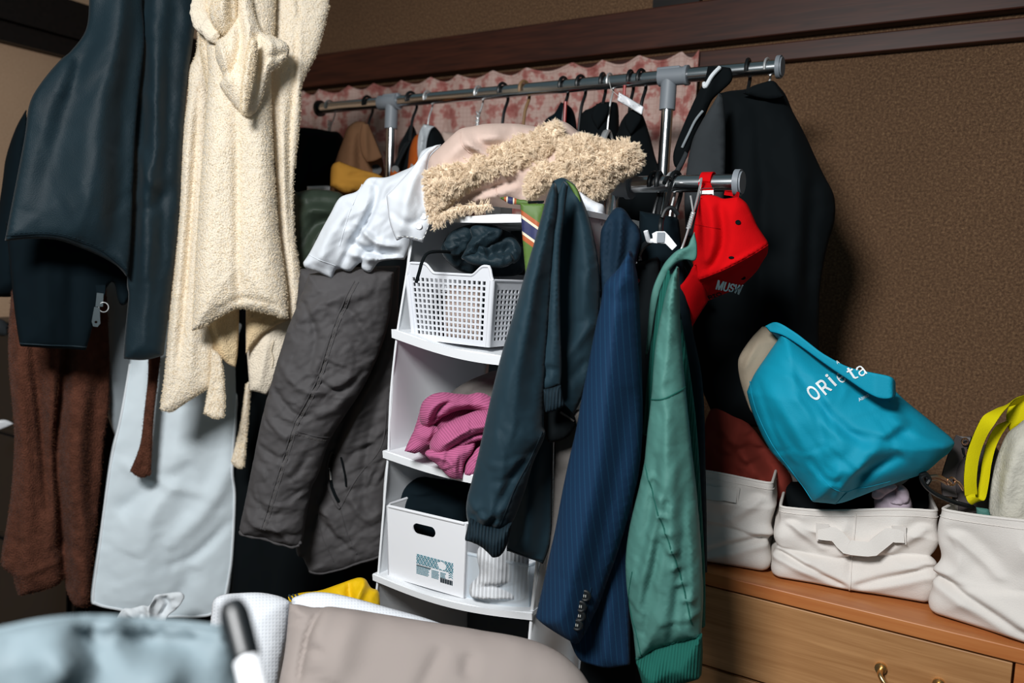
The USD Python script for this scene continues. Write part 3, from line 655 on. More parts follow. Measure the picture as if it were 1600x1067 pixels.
t.add('belt_knot', band([(324, -30), (315, 0), (311, 20), (316, 38), (326, 46), (334, 56), (341, 60)], [1.36, 1.35, 1.345, 1.34, 1.335, 1.335, 1.34], [.012, .013, .014, .014, .015, .014, .010], 24), 'c_cream', True)
fleece('belt_strap', [(316, 36), (328, 50), (334, 80), (338, 110), (334, 138, 1), (324, 140, 1), (318, 110), (312, 70)], 1.372, 25, T=.010, R=.012, strokes=[(.003, -.004, [(320, 50), (327, 90), (328, 136)])])
t.done()

# brown fleece robe
PBr = Pl(90, 700, 1.58, yaw=6)
t, s = garment('brown_robe', 'dark brown fleece robe hanging below the navy coat', 'robe', PBr,
    [(20, 440, 1), (17, 464), (13, 520), (14, 580), (22, 684), (16, 780), (3, 860), (2, 884, 1), (20, 900, 1), (28, 930, 1), (66, 922), (103, 908, 1), (105, 926), (114, 944, 1), (128, 947), (142, 945, 1), (146, 870), (158, 762), (163, 690), (170, 640), (172, 560), (165, 440, 1)],
    'c_brown', T=.016, R=.028, res=.0048, bulge=.02,
    strokes=[(.010, -.045, [(104, 500), (97, 600), (88, 700), (94, 800), (104, 925)]), (.012, -.018, [(60, 560), (66, 700), (70, 800)]), (.012, .014, [(76, 560), (82, 700), (84, 830)]), (.016, .018, [(130, 600), (118, 700), (125, 830), (128, 940)]), (.006, .006, [(46, 480), (42, 560), (56, 680), (66, 800), (74, 860), (96, 842)]), (.008, -.008, [(54, 480), (50, 560), (64, 680), (74, 790)]), (.012, .012, [(30, 470), (28, 600), (40, 760), (40, 900)]), (.008, .006, [(24, 895), (60, 880), (100, 866)]), (.01, -.008, [(80, 860), (98, 846), (130, 858)]), (.02, -.02, [(160, 500), (150, 640), (140, 800)])],
    wr=[((.0018), .0055, .0055, 0, False), (.006, .06, .06, 0, False)], seed=31)
t.curves('pile', s.fuzz(9000, .003, 1.1, 8), A([.0005, .0005, .0004, .0002]), 'fur_brown', 'body')
q = Surf(Pl(228, 650, 1.545), [(232, 540, 1), (231, 590), (226, 637), (219, 694), (203, 736, 1), (219, 746), (236, 742, 1), (238, 690), (241, 644), (250, 566), (252, 540, 1)], T=.010, R=.013, res=.004, wr=[(.002, .007, .007, 0, False)], strokes=[(.006, -.004, [(240, 560), (230, 640), (222, 735)])], seed=32)
t.add('belt_end', q.mesh, 'c_brown', True, q.uv); t.curves('pile', q.fuzz(1500, .003, 1.1, 9), A([.0005, .0005, .0004, .0002]), 'fur_brown', 'belt_end'); t.done()

# white garment bags
PG = Pl(260, 780, 1.64, yaw=-2)
GBG = 'garment bags at the left'
t, s = garment('garment_bag', 'pale blue-white garment bag hanging below the cream robe', 'garment bag', PG,
    [(212, 500, 1), (203, 562), (187, 650), (172, 712), (160, 800), (153, 850), (142, 931), (150, 945), (187, 953), (225, 962), (262, 966), (328, 962), (354, 940), (362, 900), (366, 860), (370, 775), (366, 731), (372, 660), (378, 575), (384, 500, 1)],
    'c_bagwhite', T=.004, R=.008, res=.007, bulge=.02,
    strokes=[(.03, .014, [(300, 690), (250, 770), (205, 860)]), (.02, -.014, [(185, 800), (240, 760), (300, 720)]), (.02, .012, [(370, 700), (330, 780), (260, 850)]), (.012, -.008, [(260, 880), (310, 860), (360, 810)]), (.012, .008, [(190, 720), (240, 745), (330, 770)]), (.03, .01, [(240, 760), (230, 850), (215, 940)]), (.02, -.01, [(300, 880), (280, 930), (270, 960)])],
    wr=[(.005, .08, .08, 20, False), (.0015, .03, .03, 0, True)], seed=41, group=GBG)
t.add('piping', cat([s.seam([(204, 568), (190, 650), (176, 712), (163, 800), (157, 850), (147, 926), (153, 940), (187, 948), (225, 957), (262, 961), (326, 957), (350, 936)], .0028), s.seam([(350, 936), (357, 900), (362, 860), (366, 775), (362, 731), (367, 660), (373, 580)], .0028)]), 'c_bagtrim')
t.done()
q = Surf(Pl(250, 945, 1.545), [(181, 968, 1), (192, 950), (210, 948), (232, 940), (243, 928), (262, 926), (283, 924, 1), (288, 932), (276, 950), (262, 962), (255, 985, 1), (215, 990, 1)], T=.001, R=.002, res=.004, strokes=[(.006, .02, [(240, 930), (232, 945), (236, 970)]), (.005, -.014, [(255, 932), (262, 944), (250, 962)]), (.006, .012, [(200, 952), (215, 965)])], wr=[(.006, .02, .02, 0, True)], seed=43)
t = Thing('plastic_wrap', 'crumpled piece of white film lying in front of the garment bag hem', 'plastic film'); t.add('film', q.mesh, 'clear_white' if 'clear_white' in LOOK else 'c_bagtrim', True, q.uv); t.done()
t, s = garment('garment_bag', 'grey shaded garment bag half hidden between navy coat and white bag', 'garment bag', Pl(185, 560, 1.66), [(155, 400, 1), (159, 470), (160, 560), (164, 630), (176, 672), (190, 700, 1), (225, 700, 1), (235, 400, 1)], 'c_baggrey', T=.012, R=.02, res=.009, strokes=[(.02, .01, [(180, 440), (190, 620)])], wr=[(.006, .06, .12, 0, False)], seed=44, group=GBG); t.done()
# zip pulls on a ring
o = lambda x, y: at(x, y, d=1.40)
t = Thing('zip_pull', 'metal zip pulls dangling beside the navy coat hem', 'zip')
def slab(px, th, d, hole=None):
    pl = Pl(px[0][0], px[0][1], d); g = shapely.Polygon(pl.uv(px)).buffer(.0012).buffer(-.0004)
    if hole: c = pl.uv([hole[:2]])[0]; g = g.difference(shapely.Point(c).buffer(hole[2]))
    m = trimesh.creation.extrude_polygon(g, th, engine='earcut'); v = A(m.vertices); return trimesh.Trimesh(pl.xyz(v[:, :2], v[:, 2]), m.faces, process=False)
t.add('slider', slab([(152, 458), (161, 459), (160, 478), (150, 478)], .005, 1.40), 'chrome', 30)
t.add('tab', slab([(148, 480), (155, 481), (156, 505), (152, 510), (146, 509), (144, 502)], .002, 1.395, (150, 503, .0022)), 'chrome', 30)
t.add('ring', tube([o(162, 480) + .0085 * (math.cos(a) * RIGHT + math.sin(a) * UP) for a in np.linspace(0, 2 * math.pi, 24, endpoint=False)], .0008, 6, closed=True), 'steel_wire')
t.add('tape', slab([(150, 446), (164, 446), (163, 460), (152, 460)], .002, 1.402), 'c_navy_dark', 30); t.done()

# dark storage far left, made deep to darken the shaded gap behind
t = Thing('drawer_unit', 'black plastic drawer unit at the left edge behind the brown robe', 'drawer unit')
dx0, dx1, dy0, dy1 = -2.20, -1.76, 1.0, 1.5
zt = at(8, 512, x=-1.9)[2]
t.add('body', rbox((dx1 - dx0, dy1 - dy0, zt), .006, ((dx0 + dx1) / 2, (dy0 + dy1) / 2, zt / 2)), 'black_plastic', 30)
for k in range(4): t.add('drawer', rbox((.008, dy1 - dy0 - .04, zt / 4 - .02), .003, (dx1 + .004, (dy0 + dy1) / 2, zt / 4 * (k + .5))), 'black_plastic', 30); t.add('drawer', rbox((dx1 - dx0 - .04, .008, zt / 4 - .02), .003, ((dx0 + dx1) / 2, dy0 - .004, zt / 4 * (k + .5))), 'black_plastic', 30)
t.done()
q = Surf(Pl(6, 500, 1.93), [(-30, 520, 1), (-20, 505), (0, 498), (14, 508), (22, 528, 1)], T=.02, R=.03, res=.008, seed=5)
t = Thing('folded_cloth', 'dark grey cloth on top of the black drawer unit', 'cloth'); t.add('body', q.mesh, 'c_charcoal', True, q.uv); t.done()
q = Surf(Pl(6, 660, 1.80), [(-30, 668, 1), (-4, 657), (10, 656), (22, 662, 1), (12, 667), (-10, 674)], T=.004, R=.006, res=.005, seed=6)
t = Thing('paper_sheet', 'slip of white paper sticking out beside the brown robe', 'paper'); t.add('body', q.mesh, 'white_plastic', True, q.uv); t.done()

# ------------------------------------------------------------------ clothes on the upper rail
def hung(name, label, x, pts, look, d=None, group=None, cat_='coat', hk=None, tilt=0, hlabel=None, **k):
    p0 = A(pts[0][:2], float); dd = d or (at(pts[0][0], pts[0][1], y=RY) - EYE) @ VIEW
    kw = dict(T=.02, R=.035, res=.008, bulge=.02, wr=[(.006, .05, .14, 0, True)]); kw.update(k)
    t, s = garment(name, label, cat_, Pl(pts[0][0], pts[0][1], dd), pts, look, group, **kw)
    return t, s
XR = lambda px, py=150: at(px, py, y=RY)[0]
# hangers, left to right, by the pixel where each hook crosses the rail
HK = 'hangers along the upper rail'
hl = lambda w: f'{w} on the upper rail'
for px, look, kind, lab in ((516, 'steel_wire', 'wire', 'thin hanger hook nearest the left end of the upper rail'), (575, 'black_plastic', 'plastic', 'black hanger of the brown collared coat, left of the left post'),
        (643, 'black_plastic', 'plastic', 'black hanger just right of the left post'), (669, 'steel_wire', 'clip', 'silver hook hanger second right of the left post'),
        (748, 'steel_wire', 'wire', 'silver wire hanger with bare slanting arm above the suede jacket'), (786, 'black_plastic', 'plastic', 'black hanger hook in the middle of the upper rail'),
        (819, 'wood_hanger', 'wood', 'pale wooden hanger hook above the suede jacket'), (880, 'black_plastic', 'plastic', 'thick black hanger hook with a red core'),
        (907, 'black_plastic', 'plastic', 'thick black hanger hook right of the red-cored one'), (941, 'black_plastic', 'plastic', 'black hanger hook left of the price tag'),
        (952, 'steel_wire', 'clip', 'small silver hanger hook left of the price tag'), (984, 'black_plastic', 'plastic', 'black hanger hook behind the white price tag'),
        (1001, 'black_plastic', 'plastic', 'black hanger hook nearest the right post, left side'), (1166, 'black_plastic', 'plastic', 'black hanger of the long black coat on the right'), (1196, 'steel_wire', 'wire', 'silver hook nearest the right end of the upper rail')):
    y0 = RY; hz = .02
    h = hanger(XR(px), RY, RZ, look, kind, lab, HK, turn=.12 * math.sin(px), span=.15 if px == 748 else .05, drop={748: .005, 819: .03, 516: .0, 880: .03}.get(px, .03))
    if px == 880: h.add('core', cyl((XR(px) + .008, RY - .004, RZ - .03), (XR(px) + .008, RY - .004, RZ - .07), .003, 8), 'red_plastic')
    if px == 984: h.add('core', cyl((XR(px) - .004, RY - .016, RZ - .012), (XR(px) - .004, RY - .016, RZ - .04), .003, 8), 'red_plastic')
    h.done()
t, s = hung('black_coat', 'black coat at the left end of the upper rail', 0, [(462, 215, 1), (468, 200), (490, 201), (515, 205), (532, 210), (545, 240), (552, 300), (556, 420), (560, 620), (560, 900), (540, 990, 1), (400, 990, 1), (380, 700), (420, 420), (448, 300)], 'c_black', d=1.84, seed=61); t.done()  # lower part lengthened and widened to darken the shaded gap
t, s = hung('brown_coat', 'tan wool coat with turned collar at left end of rack', 0, [(556, 190, 1), (543, 200), (535, 222), (525, 250), (517, 280), (514, 330), (518, 365, 1), (603, 365, 1), (603, 320), (600, 262), (596, 245), (588, 225), (577, 200), (570, 190, 1)], 'c_tan', d=1.71, strokes=[(.006, -.012, [(563, 195), (562, 240), (568, 300)]), (.008, .008, [(548, 210), (548, 300)])], seed=62)
q = Surf(Pl(580, 230, 1.65), [(566, 192, 1), (562, 215), (565, 240), (573, 254, 1), (586, 252), (598, 246, 1), (592, 232), (584, 212), (576, 194, 1)], T=.004, R=.006, res=.004, strokes=[(.006, .006, [(570, 195), (573, 250)])], seed=63)
t.add('collar', q.mesh, 'c_tan', True, q.uv)
c = s.on([(587, 268)], .002)[0]; t.add('button', place(trimesh.creation.cylinder(.011, .004, sections=24), c, s.pl.r, s.pl.u, s.pl.n), 'black_plastic', 30); t.done()
t, s = hung('dark_coat', 'black coat between the left post and the orange jacket', 0, [(640, 196, 1), (632, 212), (622, 235), (618, 300), (616, 420, 1), (650, 420, 1), (652, 300), (660, 240), (652, 212), (646, 196, 1)], 'c_black', d=1.78, seed=64); t.done()
t, s = hung('orange_jacket', 'burnt orange jacket behind the white shirt', 0, [(662, 206, 1), (648, 214), (640, 235), (634, 270), (612, 262), (610, 300), (614, 360, 1), (680, 360, 1), (684, 300), (680, 220), (672, 206, 1)], 'c_orange', d=1.715, strokes=[(.005, -.008, [(640, 235), (636, 330)])], seed=65)
c = s.on([(618, 267)], .002)[0]; t.add('button', place(trimesh.creation.cylinder(.008, .004, sections=20), c, s.pl.r, s.pl.u, s.pl.n), 'black_plastic', 30); t.done()
t, s = hung('plastic_covered_jacket', 'black jacket under shiny clear film behind the white shirt collar', 0, [(663, 194, 1), (655, 208), (653, 240), (655, 330, 1), (705, 330, 1), (703, 250), (692, 215), (680, 198, 1)], 'c_black', d=1.675, seed=66)
q = Surf(Pl(668, 210, 1.635), [(662, 194, 1), (654, 210), (652, 240), (658, 270, 1), (668, 262), (666, 230), (672, 205), (680, 198, 1)], T=.002, R=.003, res=.004, strokes=[(.004, .006, [(660, 205), (658, 255)])], wr=[(.004, .01, .03, 0, True)], seed=67)
t.add('film', q.mesh, 'clear_plastic', True, q.uv); t.done()
t, s = hung('fawn_coat', 'fawn jacket behind the clear film, next to the left post', 0, [(690, 206, 1), (705, 208), (730, 215), (735, 300, 1), (690, 320, 1), (684, 260)], 'c_suede', d=1.80, seed=68); t.done()
for k, (pts, d, lab, col) in enumerate((([(876, 160, 1), (866, 178), (850, 192), (842, 240), (840, 420), (842, 640, 1), (905, 640, 1), (905, 300), (900, 190), (888, 164, 1)], 1.60, 'dark navy jacket under the red-cored hanger', 'c_navy_dark'),
        ([(938, 160, 1), (925, 168), (908, 180), (900, 230), (898, 420), (900, 640, 1), (968, 640, 1), (972, 400), (968, 230), (966, 168), (958, 160, 1)], 1.535, 'black jacket left of the white price tag', 'c_black'),
        ([(990, 170, 1), (976, 182), (966, 205), (962, 260), (962, 640, 1), (1040, 640, 1), (1036, 320), (1022, 240), (1008, 190), (1000, 174, 1)], 1.46, 'black jacket below the white price tag', 'c_black'))):
    t, s = hung('dark_jacket', lab, 0, pts, col, group='dark jackets on the upper rail', d=d, seed=70 + k, strokes=[(.01, .012, [((pts[0][0] + pts[2][0]) / 2, pts[2][1]), (pts[3][0] + 18, 500)])])
    if k: q = Surf(Pl(pts[0][0], pts[0][1], d - .045), [(pts[0][0] - 6, pts[0][1] + 2, 1), (pts[0][0] - 14, pts[0][1] + 22), (pts[0][0] - 4, pts[0][1] + 42, 1), (pts[0][0] + 12, pts[0][1] + 18), (pts[0][0] + 14, pts[0][1] + 2, 1)], T=.004, R=.006, res=.005, seed=75 + k); t.add('collar', q.mesh, col, True, q.uv)
    t.done()
pt = Pl(985, 162, 1.405, yaw=-8); q = Surf(pt, [(967, 144, 1), (964, 157, 1), (1003, 180, 1), (1006, 167, 1)], T=.0006, R=.001, res=.004, strokes=[(.008, .006, [(975, 150), (990, 170)])], seed=79)
t = Thing('price_tag', 'white printed price tag on the black jackets of the upper rail', 'tag'); t.add('card', q.mesh, 'white_plastic', True, q.uv)
t.add('print', cat([q.seam([(969, 149 + .5 * k), (1000, 166 + .5 * k)][:2], .0004, 2) for k in (0,)] + [q.seam([(970, 155), (990, 166)], .0005, 2), q.seam([(973, 160), (986, 167)], .0004, 2)]), 'print_dark')
t.add('string', tube([at(966, 150, d=1.404), at(955, 140, d=1.40), at(952, 128, d=1.395)], .0005, 5), 'thread_white'); t.done()
# dark scarf with a pale satin edge over the right part of the rail
t, s = garment('scarf', 'black scarf with pale satin edge looped over the rail right of the post', 'scarf', Pl(1110, 150, 1.335), [(1106, 104, 1), (1124, 104), (1142, 106, 1), (1144, 125), (1128, 142), (1112, 158), (1098, 190), (1082, 225), (1070, 250), (1056, 262), (1052, 240), (1066, 200), (1088, 150), (1100, 128)], 'c_black', T=.006, R=.010, res=.005, strokes=[(.008, .008, [(1118, 104), (1100, 160), (1070, 230)])], seed=80)
t.add('satin_edge', tube(np.vstack([s.on(spline([(1124, 108), (1112, 122), (1102, 138), (1100, 132)], 6), .003)]), .0035, 8), 'c_bagtrim'); t.add('satin_edge', tube(s.on(spline([(1098, 176), (1086, 192), (1076, 212), (1066, 232)], 6), .003), .0022, 8), 'c_baggrey'); t.done()
q = Surf(Pl(1060, 270, 1.27), [(1070, 236, 1), (1062, 252), (1052, 270), (1048, 284, 1), (1054, 282), (1066, 262), (1076, 240, 1)], T=.004, R=.006, res=.004, seed=81)
t = Thing('ribbon', 'narrow dark strap hanging right beside the right post', 'strap'); t.add('body', q.mesh, 'c_charcoal', True, q.uv); t.done()

# long black coat on the right
t, s = garment('black_coat', 'long black coat hanging at the right end of the rack against the brown wall', 'coat', Pl(1200, 300, 1.335, yaw=4),
    [(1122, 147, 1), (1140, 143), (1164, 141), (1180, 134), (1206, 128), (1218, 138), (1228, 152), (1239, 178), (1262, 222), (1286, 274), (1300, 300), (1304, 322), (1302, 350), (1290, 395), (1282, 450), (1280, 500), (1278, 560), (1272, 640), (1215, 668, 1), (1120, 662, 1), (1085, 560), (1090, 400), (1112, 260)],
    'c_black', T=.05, R=.07, Tb=.03, res=.007, strokes=[(.012, -.012, [(1262, 290), (1258, 380), (1262, 480)]), (.02, .015, [(1230, 180), (1240, 320), (1225, 480)]), (.012, -.012, [(1180, 170), (1190, 320), (1180, 500)]), (.008, .006, [(1150, 160), (1140, 300)])], wr=[(.008, .06, .12, 0, True)], seed=82)
q = Surf(Pl(1195, 140, 1.27), [(1160, 146, 1), (1180, 134), (1206, 126), (1216, 136), (1226, 152, 1), (1205, 156), (1180, 152)], T=.006, R=.008, res=.005, seed=83); t.add('collar', q.mesh, 'c_black', True, q.uv)
q = Surf(Pl(1100, 230, 1.262, yaw=-14), [(1124, 146, 1), (1112, 166), (1096, 192), (1082, 222), (1074, 262), (1070, 310), (1072, 370, 1), (1128, 380, 1), (1134, 260), (1134, 190), (1130, 150, 1)], T=.02, R=.03, Tb=.01, res=.007, strokes=[(.004, -.004, [(1122, 235), (1126, 300)])], wr=[(.003, .06, .08, 0, True)], seed=84)
t.add('charcoal_sleeve', q.mesh, 'c_charcoal', True, q.uv, label='charcoal grey sleeve'); t.done()
t, s = garment('dark_cloth', 'black garment hanging behind the green jacket', 'jacket', Pl(1085, 600, 1.13), [(1000, 330, 1), (1060, 340, 1), (1080, 500), (1098, 600), (1103, 752), (1105, 892, 1), (1040, 900, 1), (1000, 880, 1), (990, 600)], 'c_navy_dark', T=.02, R=.03, res=.008, wr=[(.008, .04, .2, 0, True)], seed=85); t.done()

# ------------------------------------------------------------------ white hanging organizer
OY0, OY1 = .98, 1.26
lev_px = [(650, 338), (621, 518), (607, 707), (591, 899), (580, 1075)]      # left front edge at each shelf
LV = [at(*p, y=OY0) for p in lev_px]
OWD = at(830, 957, y=OY0)[0] - LV[3][0]
dn = A([0, OY1 - OY0, 0])
t = Thing('hanging_organizer', 'white fabric hanging shelf organizer holding boxes and clothes', 'organizer')
RV = [p + A([OWD, 0, dz]) for p, dz in zip(LV, (.0, .0, .0, .0, .0))]
RV[3] = at(831, 958, y=OY0); RV[1][2] = at(792, 553, y=OY0)[2]; RV[0][2] = at(830, 335, y=OY0)[2]
sd = lambda a, w: (lambda s, q: a * np.sin(np.pi * q) + w * np.sin(s * 9 + q * 4) * np.sin(np.pi * q))
for k in range(4):
    a, b, c, d = LV[k], LV[k + 1], RV[k], RV[k + 1]
    t.add('side_panel', patch(b, b + dn, a + dn, a, 20, 20, .0025, sd(-.006, .005)), 'c_organizer', True)
    t.add('side_panel', patch(d + dn, d, c, c + dn, 20, 20, .0025, sd(-.003, .002)), 'c_organizer', True)
    t.add('back_panel', patch(b + dn * .995, d + dn * .995, c + dn * .995, a + dn * .995, 16, 16, .0025, sd(.0, .004)), 'c_interior_shade', True)
    t.add('seam_tape', tube(spline([a, (a + b) / 2 + A([-.004 * (k % 2), 0, 0]), b], 8), .0019, 8), 'c_organizer')
    t.add('seam_tape', tube(spline([c, (c + d) / 2, d], 8), .0026, 8), 'c_organizer')
for k in range(4):
    a, c = LV[k], RV[k]; sag = (.004, .013, .010, .012)[k]; th = (.008, .007, .007, .007)[k]
    def disp(s, q, sag=sag): return -sag * np.sin(np.pi * s) * (1 - .3 * q) + .0015 * np.sin(s * 14)
    t.add('shelf', patch(a + [-.006, -.006, 0], c + [.004, -.006, 0], c + dn * .99, a + dn * .99, 24, 14, th, disp), 'c_organizer', 30)
    fr = [a + (c - a) * u + A([0, -.008, -sag * math.sin(math.pi * u) - .001]) for u in np.linspace(-.02, 1.015, 24)]
    fv = A(fr); hgt = (.006, .010, .008, .007)[k]; fq = np.vstack([fv + [0, 0, .0035], fv + [0, .0015, -hgt], fv + [0, .0045, -hgt], fv + [0, .0045, .0035]]); nf = len(fv)
    ff = [[[a_ * nf + i_, b_ * nf + i_, b_ * nf + i_ + 1], [a_ * nf + i_, b_ * nf + i_ + 1, a_ * nf + i_ + 1]] for i_ in range(nf - 1) for a_, b_ in ((0, 1), (1, 2), (2, 3), (3, 0))]; ff = [x for y in ff for x in y] + [[0, nf * 3, nf * 2], [0, nf * 2, nf], [nf - 1, 2 * nf - 1, 3 * nf - 1], [nf - 1, 3 * nf - 1, 4 * nf - 1]]
    t.add('shelf_edge', trimesh.Trimesh(fq, ff, process=False), 'c_organizer', 30, sub='shelf')
for u in (.2, .8):
    p = LV[0] + (RV[0] - LV[0]) * u; x = p[0]
    t.add('hanging_strap', cat([rbox((.03, .002, .05), .0008, (x, LY - pr - .004, p[2] + .022)), rbox((.03, .002, .05), .0008, (x, LY + pr + .004, p[2] + .022)), tube([(x + .0, LY + (pr + .003) * math.cos(a), LZ + (pr + .003) * math.sin(a)) for a in np.linspace(0, math.pi, 10)], .0022, 6)]), 'c_organizer')
t.done()

def shelf_z(k, u): return LV[k][2] + (RV[k][2] - LV[k][2]) * u - (.004, .013, .010, .012)[k] * math.sin(math.pi * u) + .0042

# ---- white perforated basket
z0 = shelf_z(1, .3) + .001
bl, br = at(648, 511, y=OY0 + .012), at(763, 532, y=OY0 + .004)
ex = (br - bl); ex[2] = 0; BWm = np.linalg.norm(ex); ex /= BWm; ey = A([-ex[1], ex[0], 0])
o = A([bl[0], bl[1], z0]); BH = at(664, 412, y=OY0 + .01)[2] - z0; BD = .225
t = Thing('plastic_basket', 'white perforated plastic basket with dark cloth on the top shelf', 'basket')
flare = .012
def holes(w, h, n, m, x0, x1, z0_, z1_):
    cw, ch = (x1 - x0) / n, (z1_ - z0_) / m
    return [shapely.box(x0 + (i + .2) * cw, z0_ + (j + .17) * ch, x0 + (i + .8) * cw, z0_ + (j + .80) * ch) for i in range(n) for j in range(m)]
HS = BH - .020
hf = holes(BWm, BH, 16, 11, .007, BWm - .009, .008, BH * .83)
hs = holes(BD, BH, 22, 10, .012, BD - .012, .008, HS * .88)
def scoop(w, notch):
    """The top line of a wall: raised ends with a dip between for the hands, or level."""
    u = np.linspace(0, 1, 60); z = np.full(60, HS)
    if notch:
        s1 = np.clip(u / .05, 0, 1) * np.clip((1 - u) / .05, 0, 1); dip = np.clip((u - .22) / .12, 0, 1) * np.clip((.90 - u) / .14, 0, 1); sm = lambda x: x * x * (3 - 2 * x)
        z = HS + .020 * sm(s1) - .014 * sm(dip)
    return shapely.Polygon([(0, 0), (w, 0)] + [(a * w, b) for a, b in zip(u[::-1], z[::-1])]), np.stack([u * w, z], 1)
def wall(w, hs_, org, exx, notch):
    g, tl = scoop(w, notch); g = g.difference(shapely.union_all(list(hs_))); m = trimesh.creation.extrude_polygon(g, .0022, engine='earcut'); v = A(m.vertices); v = np.stack([v[:, 0], .0022 - v[:, 2], v[:, 1]], 1)
    def bend(v):
        v = A(v, float).copy(); k = 1 + (2 * flare / w) * (v[:, 2] / BH); v[:, 0] = w / 2 + (v[:, 0] - w / 2) * k; v[:, 1] -= flare * v[:, 2] / BH; return v
    rimline = bend(np.c_[tl[:, 0], np.full(60, .001), tl[:, 1]]); ey_ = np.cross([0, 0, 1.0], exx)
    return place(trimesh.Trimesh(bend(v), m.faces, process=False), org, exx), org + rimline[:, :1] * exx + rimline[:, 1:2] * ey_ + rimline[:, 2:3] * A([0, 0, 1.0])
for n_, w_, h_, o_, e_, k_ in (('front_wall', BWm, hf, o, ex, 1), ('side_wall', BD, hs, o + ex * BWm, ey, 0), ('side_wall', BD, hs, o + ey * BD, -ey, 0), ('back_wall', BWm, hf, o + ex * BWm + ey * BD, -ex, 1)):
    m_, rl_ = wall(w_, h_, o_, e_, k_); t.add(n_, m_, 'basket_plastic', False); t.add('rim', tube(rl_, .0024, 8), 'basket_plastic', sub=n_)
for a_ in (o, o + ex * BWm, o + ex * BWm + ey * BD, o + ey * BD):
    cdir = a_ - (o + ex * BWm / 2 + ey * BD / 2); cdir = (np.sign(cdir @ ex) * ex + np.sign(cdir @ ey) * ey) * flare * HS / BH; t.add('corner', cyl(a_ + A([0, 0, .001]), a_ + cdir + A([0, 0, HS]), .0042, 12), 'basket_plastic')
t.add('bottom', place(rbox((BWm, BD, .003), .001, (BWm / 2, BD / 2, .0015)), o, ex), 'basket_plastic', False)
t.done()
b_in = [place(rbox((BWm - .016, BD - .03, BH * .62), .02, (BWm / 2, BD / 2 + .004, BH * .33)), o, ex), place(rbox((BWm * .46, .016, BH * .72), .007, (BWm * .56, .020, BH * .40)), o, ex)]
t = Thing('folded_cloth', 'pale pinkish cloth seen through the holes of the white basket', 'cloth'); t.add('body', b_in[1], 'c_suede', 30); t.done()

t = Thing('crumpled_cloth', 'crumpled navy cloth stuffed in the white perforated basket', 'cloth')
def fold(part, px, d, seed, look, strokes=(), T=.02, R=.025, res=.003, yaw=0, uvf=None, tilt=0, wr=((.004, .025, .03, 20, True),), nc=8, cl=(15, 40), ch=.0022):
    x_ = A([p[:2] for p in px]); bx = (*x_.min(0), *x_.max(0))
    q = Surf(Pl(px[0][0], px[0][1], d, yaw=yaw, tilt=tilt), px, T=T, R=R, Tb=T, res=res, strokes=list(strokes) + creases(seed, nc, bx, seed * 37 % 180, 35, cl, .007, ch), wr=list(wr), seed=seed)
    t.add(part, q.mesh, look, True, q.uv if uvf is None else uvf(q.uv)); return q
t.add('lower_fold', b_in[0], 'c_navy_dark', 30)
fold('body', [(690, 395), (696, 372), (712, 358), (740, 350), (770, 354), (800, 366), (818, 392), (816, 425), (780, 432), (720, 424)], 1.245, 101, 'c_navy', T=.04, R=.05, nc=24, ch=.004)
fold('fold', [(694, 384), (700, 366), (716, 356), (734, 352), (746, 358), (740, 376), (728, 394), (712, 400), (700, 396)], 1.195, 102, 'c_navy', T=.011, R=.016, nc=16, ch=.0032, yaw=20)
fold('fold', [(736, 356), (750, 350), (772, 352), (786, 360), (780, 374), (760, 388), (738, 402), (722, 406), (728, 388), (738, 372)], 1.185, 103, 'c_navy', T=.011, R=.016, nc=16, ch=.0032, yaw=-15, strokes=[(.004, .008, [(775, 358), (750, 380), (728, 402)])])
fold('fold', [(722, 404, 1), (745, 390), (775, 378), (800, 372), (814, 388), (810, 406), (786, 420), (760, 418), (738, 414)], 1.18, 104, 'c_navy', T=.012, R=.016, nc=18, ch=.0035, tilt=-20, strokes=[(.008, -.016, [(760, 402), (780, 394), (800, 388)])])
t.add('cord', tube(spline([at(706, 394, d=1.20), at(684, 393, d=1.165), at(668, 396, d=1.15), at(660, 408, d=1.145), at(655, 425, d=1.143), at(650, 442, d=1.143)], 8), .0024, 8), 'c_black', label='black hanging cord'); t.done()

# ---- pink ribbed knit and the grey cloth behind it
t = Thing('knit_top', 'crumpled pink ribbed knit top on the middle shelf of the organizer', 'knit top')
def ribdir(a, w=.010, sd=5):
    c_, s_ = math.cos(math.radians(a)), math.sin(math.radians(a))
    def g(uv):
        an = meshkit.fbm(np.c_[uv / .06, np.zeros(len(uv))], 2, sd) * 3
        return np.stack([uv[:, 0] * c_ - uv[:, 1] * s_ + w * an, uv[:, 0] * s_ + uv[:, 1] * c_], 1)
    return g
K = dict(res=.0028, wr=((.005, .03, .03, 20, True),), ch=.0028, cl=(18, 45))
fold('body', [(645, 690), (652, 655), (662, 632), (690, 616), (730, 616), (770, 626), (800, 660), (800, 715), (770, 738), (720, 735), (670, 715)], 1.275, 111, 'c_pinkknit', T=.05, R=.06, uvf=ribdir(20), nc=12, **K)
fold('fold', [(655, 648), (660, 628), (674, 616), (692, 612), (712, 614), (730, 616), (752, 613), (770, 622), (784, 640), (776, 652), (748, 642), (722, 640), (700, 646), (684, 658), (672, 668), (660, 664)], 1.225, 112, 'c_pinkknit', T=.03, R=.03, uvf=ribdir(55), strokes=[(.004, -.012, [(676, 655), (688, 632), (706, 622)]), (.005, .008, [(665, 650), (680, 625), (715, 620)])], nc=10, **K)
fold('fold', [(632, 704, 1), (640, 686), (650, 668), (664, 662), (678, 664), (688, 672), (676, 690), (662, 702), (648, 708, 1)], 1.22, 113, 'c_pinkknit', T=.018, uvf=ribdir(35), nc=4, **K)
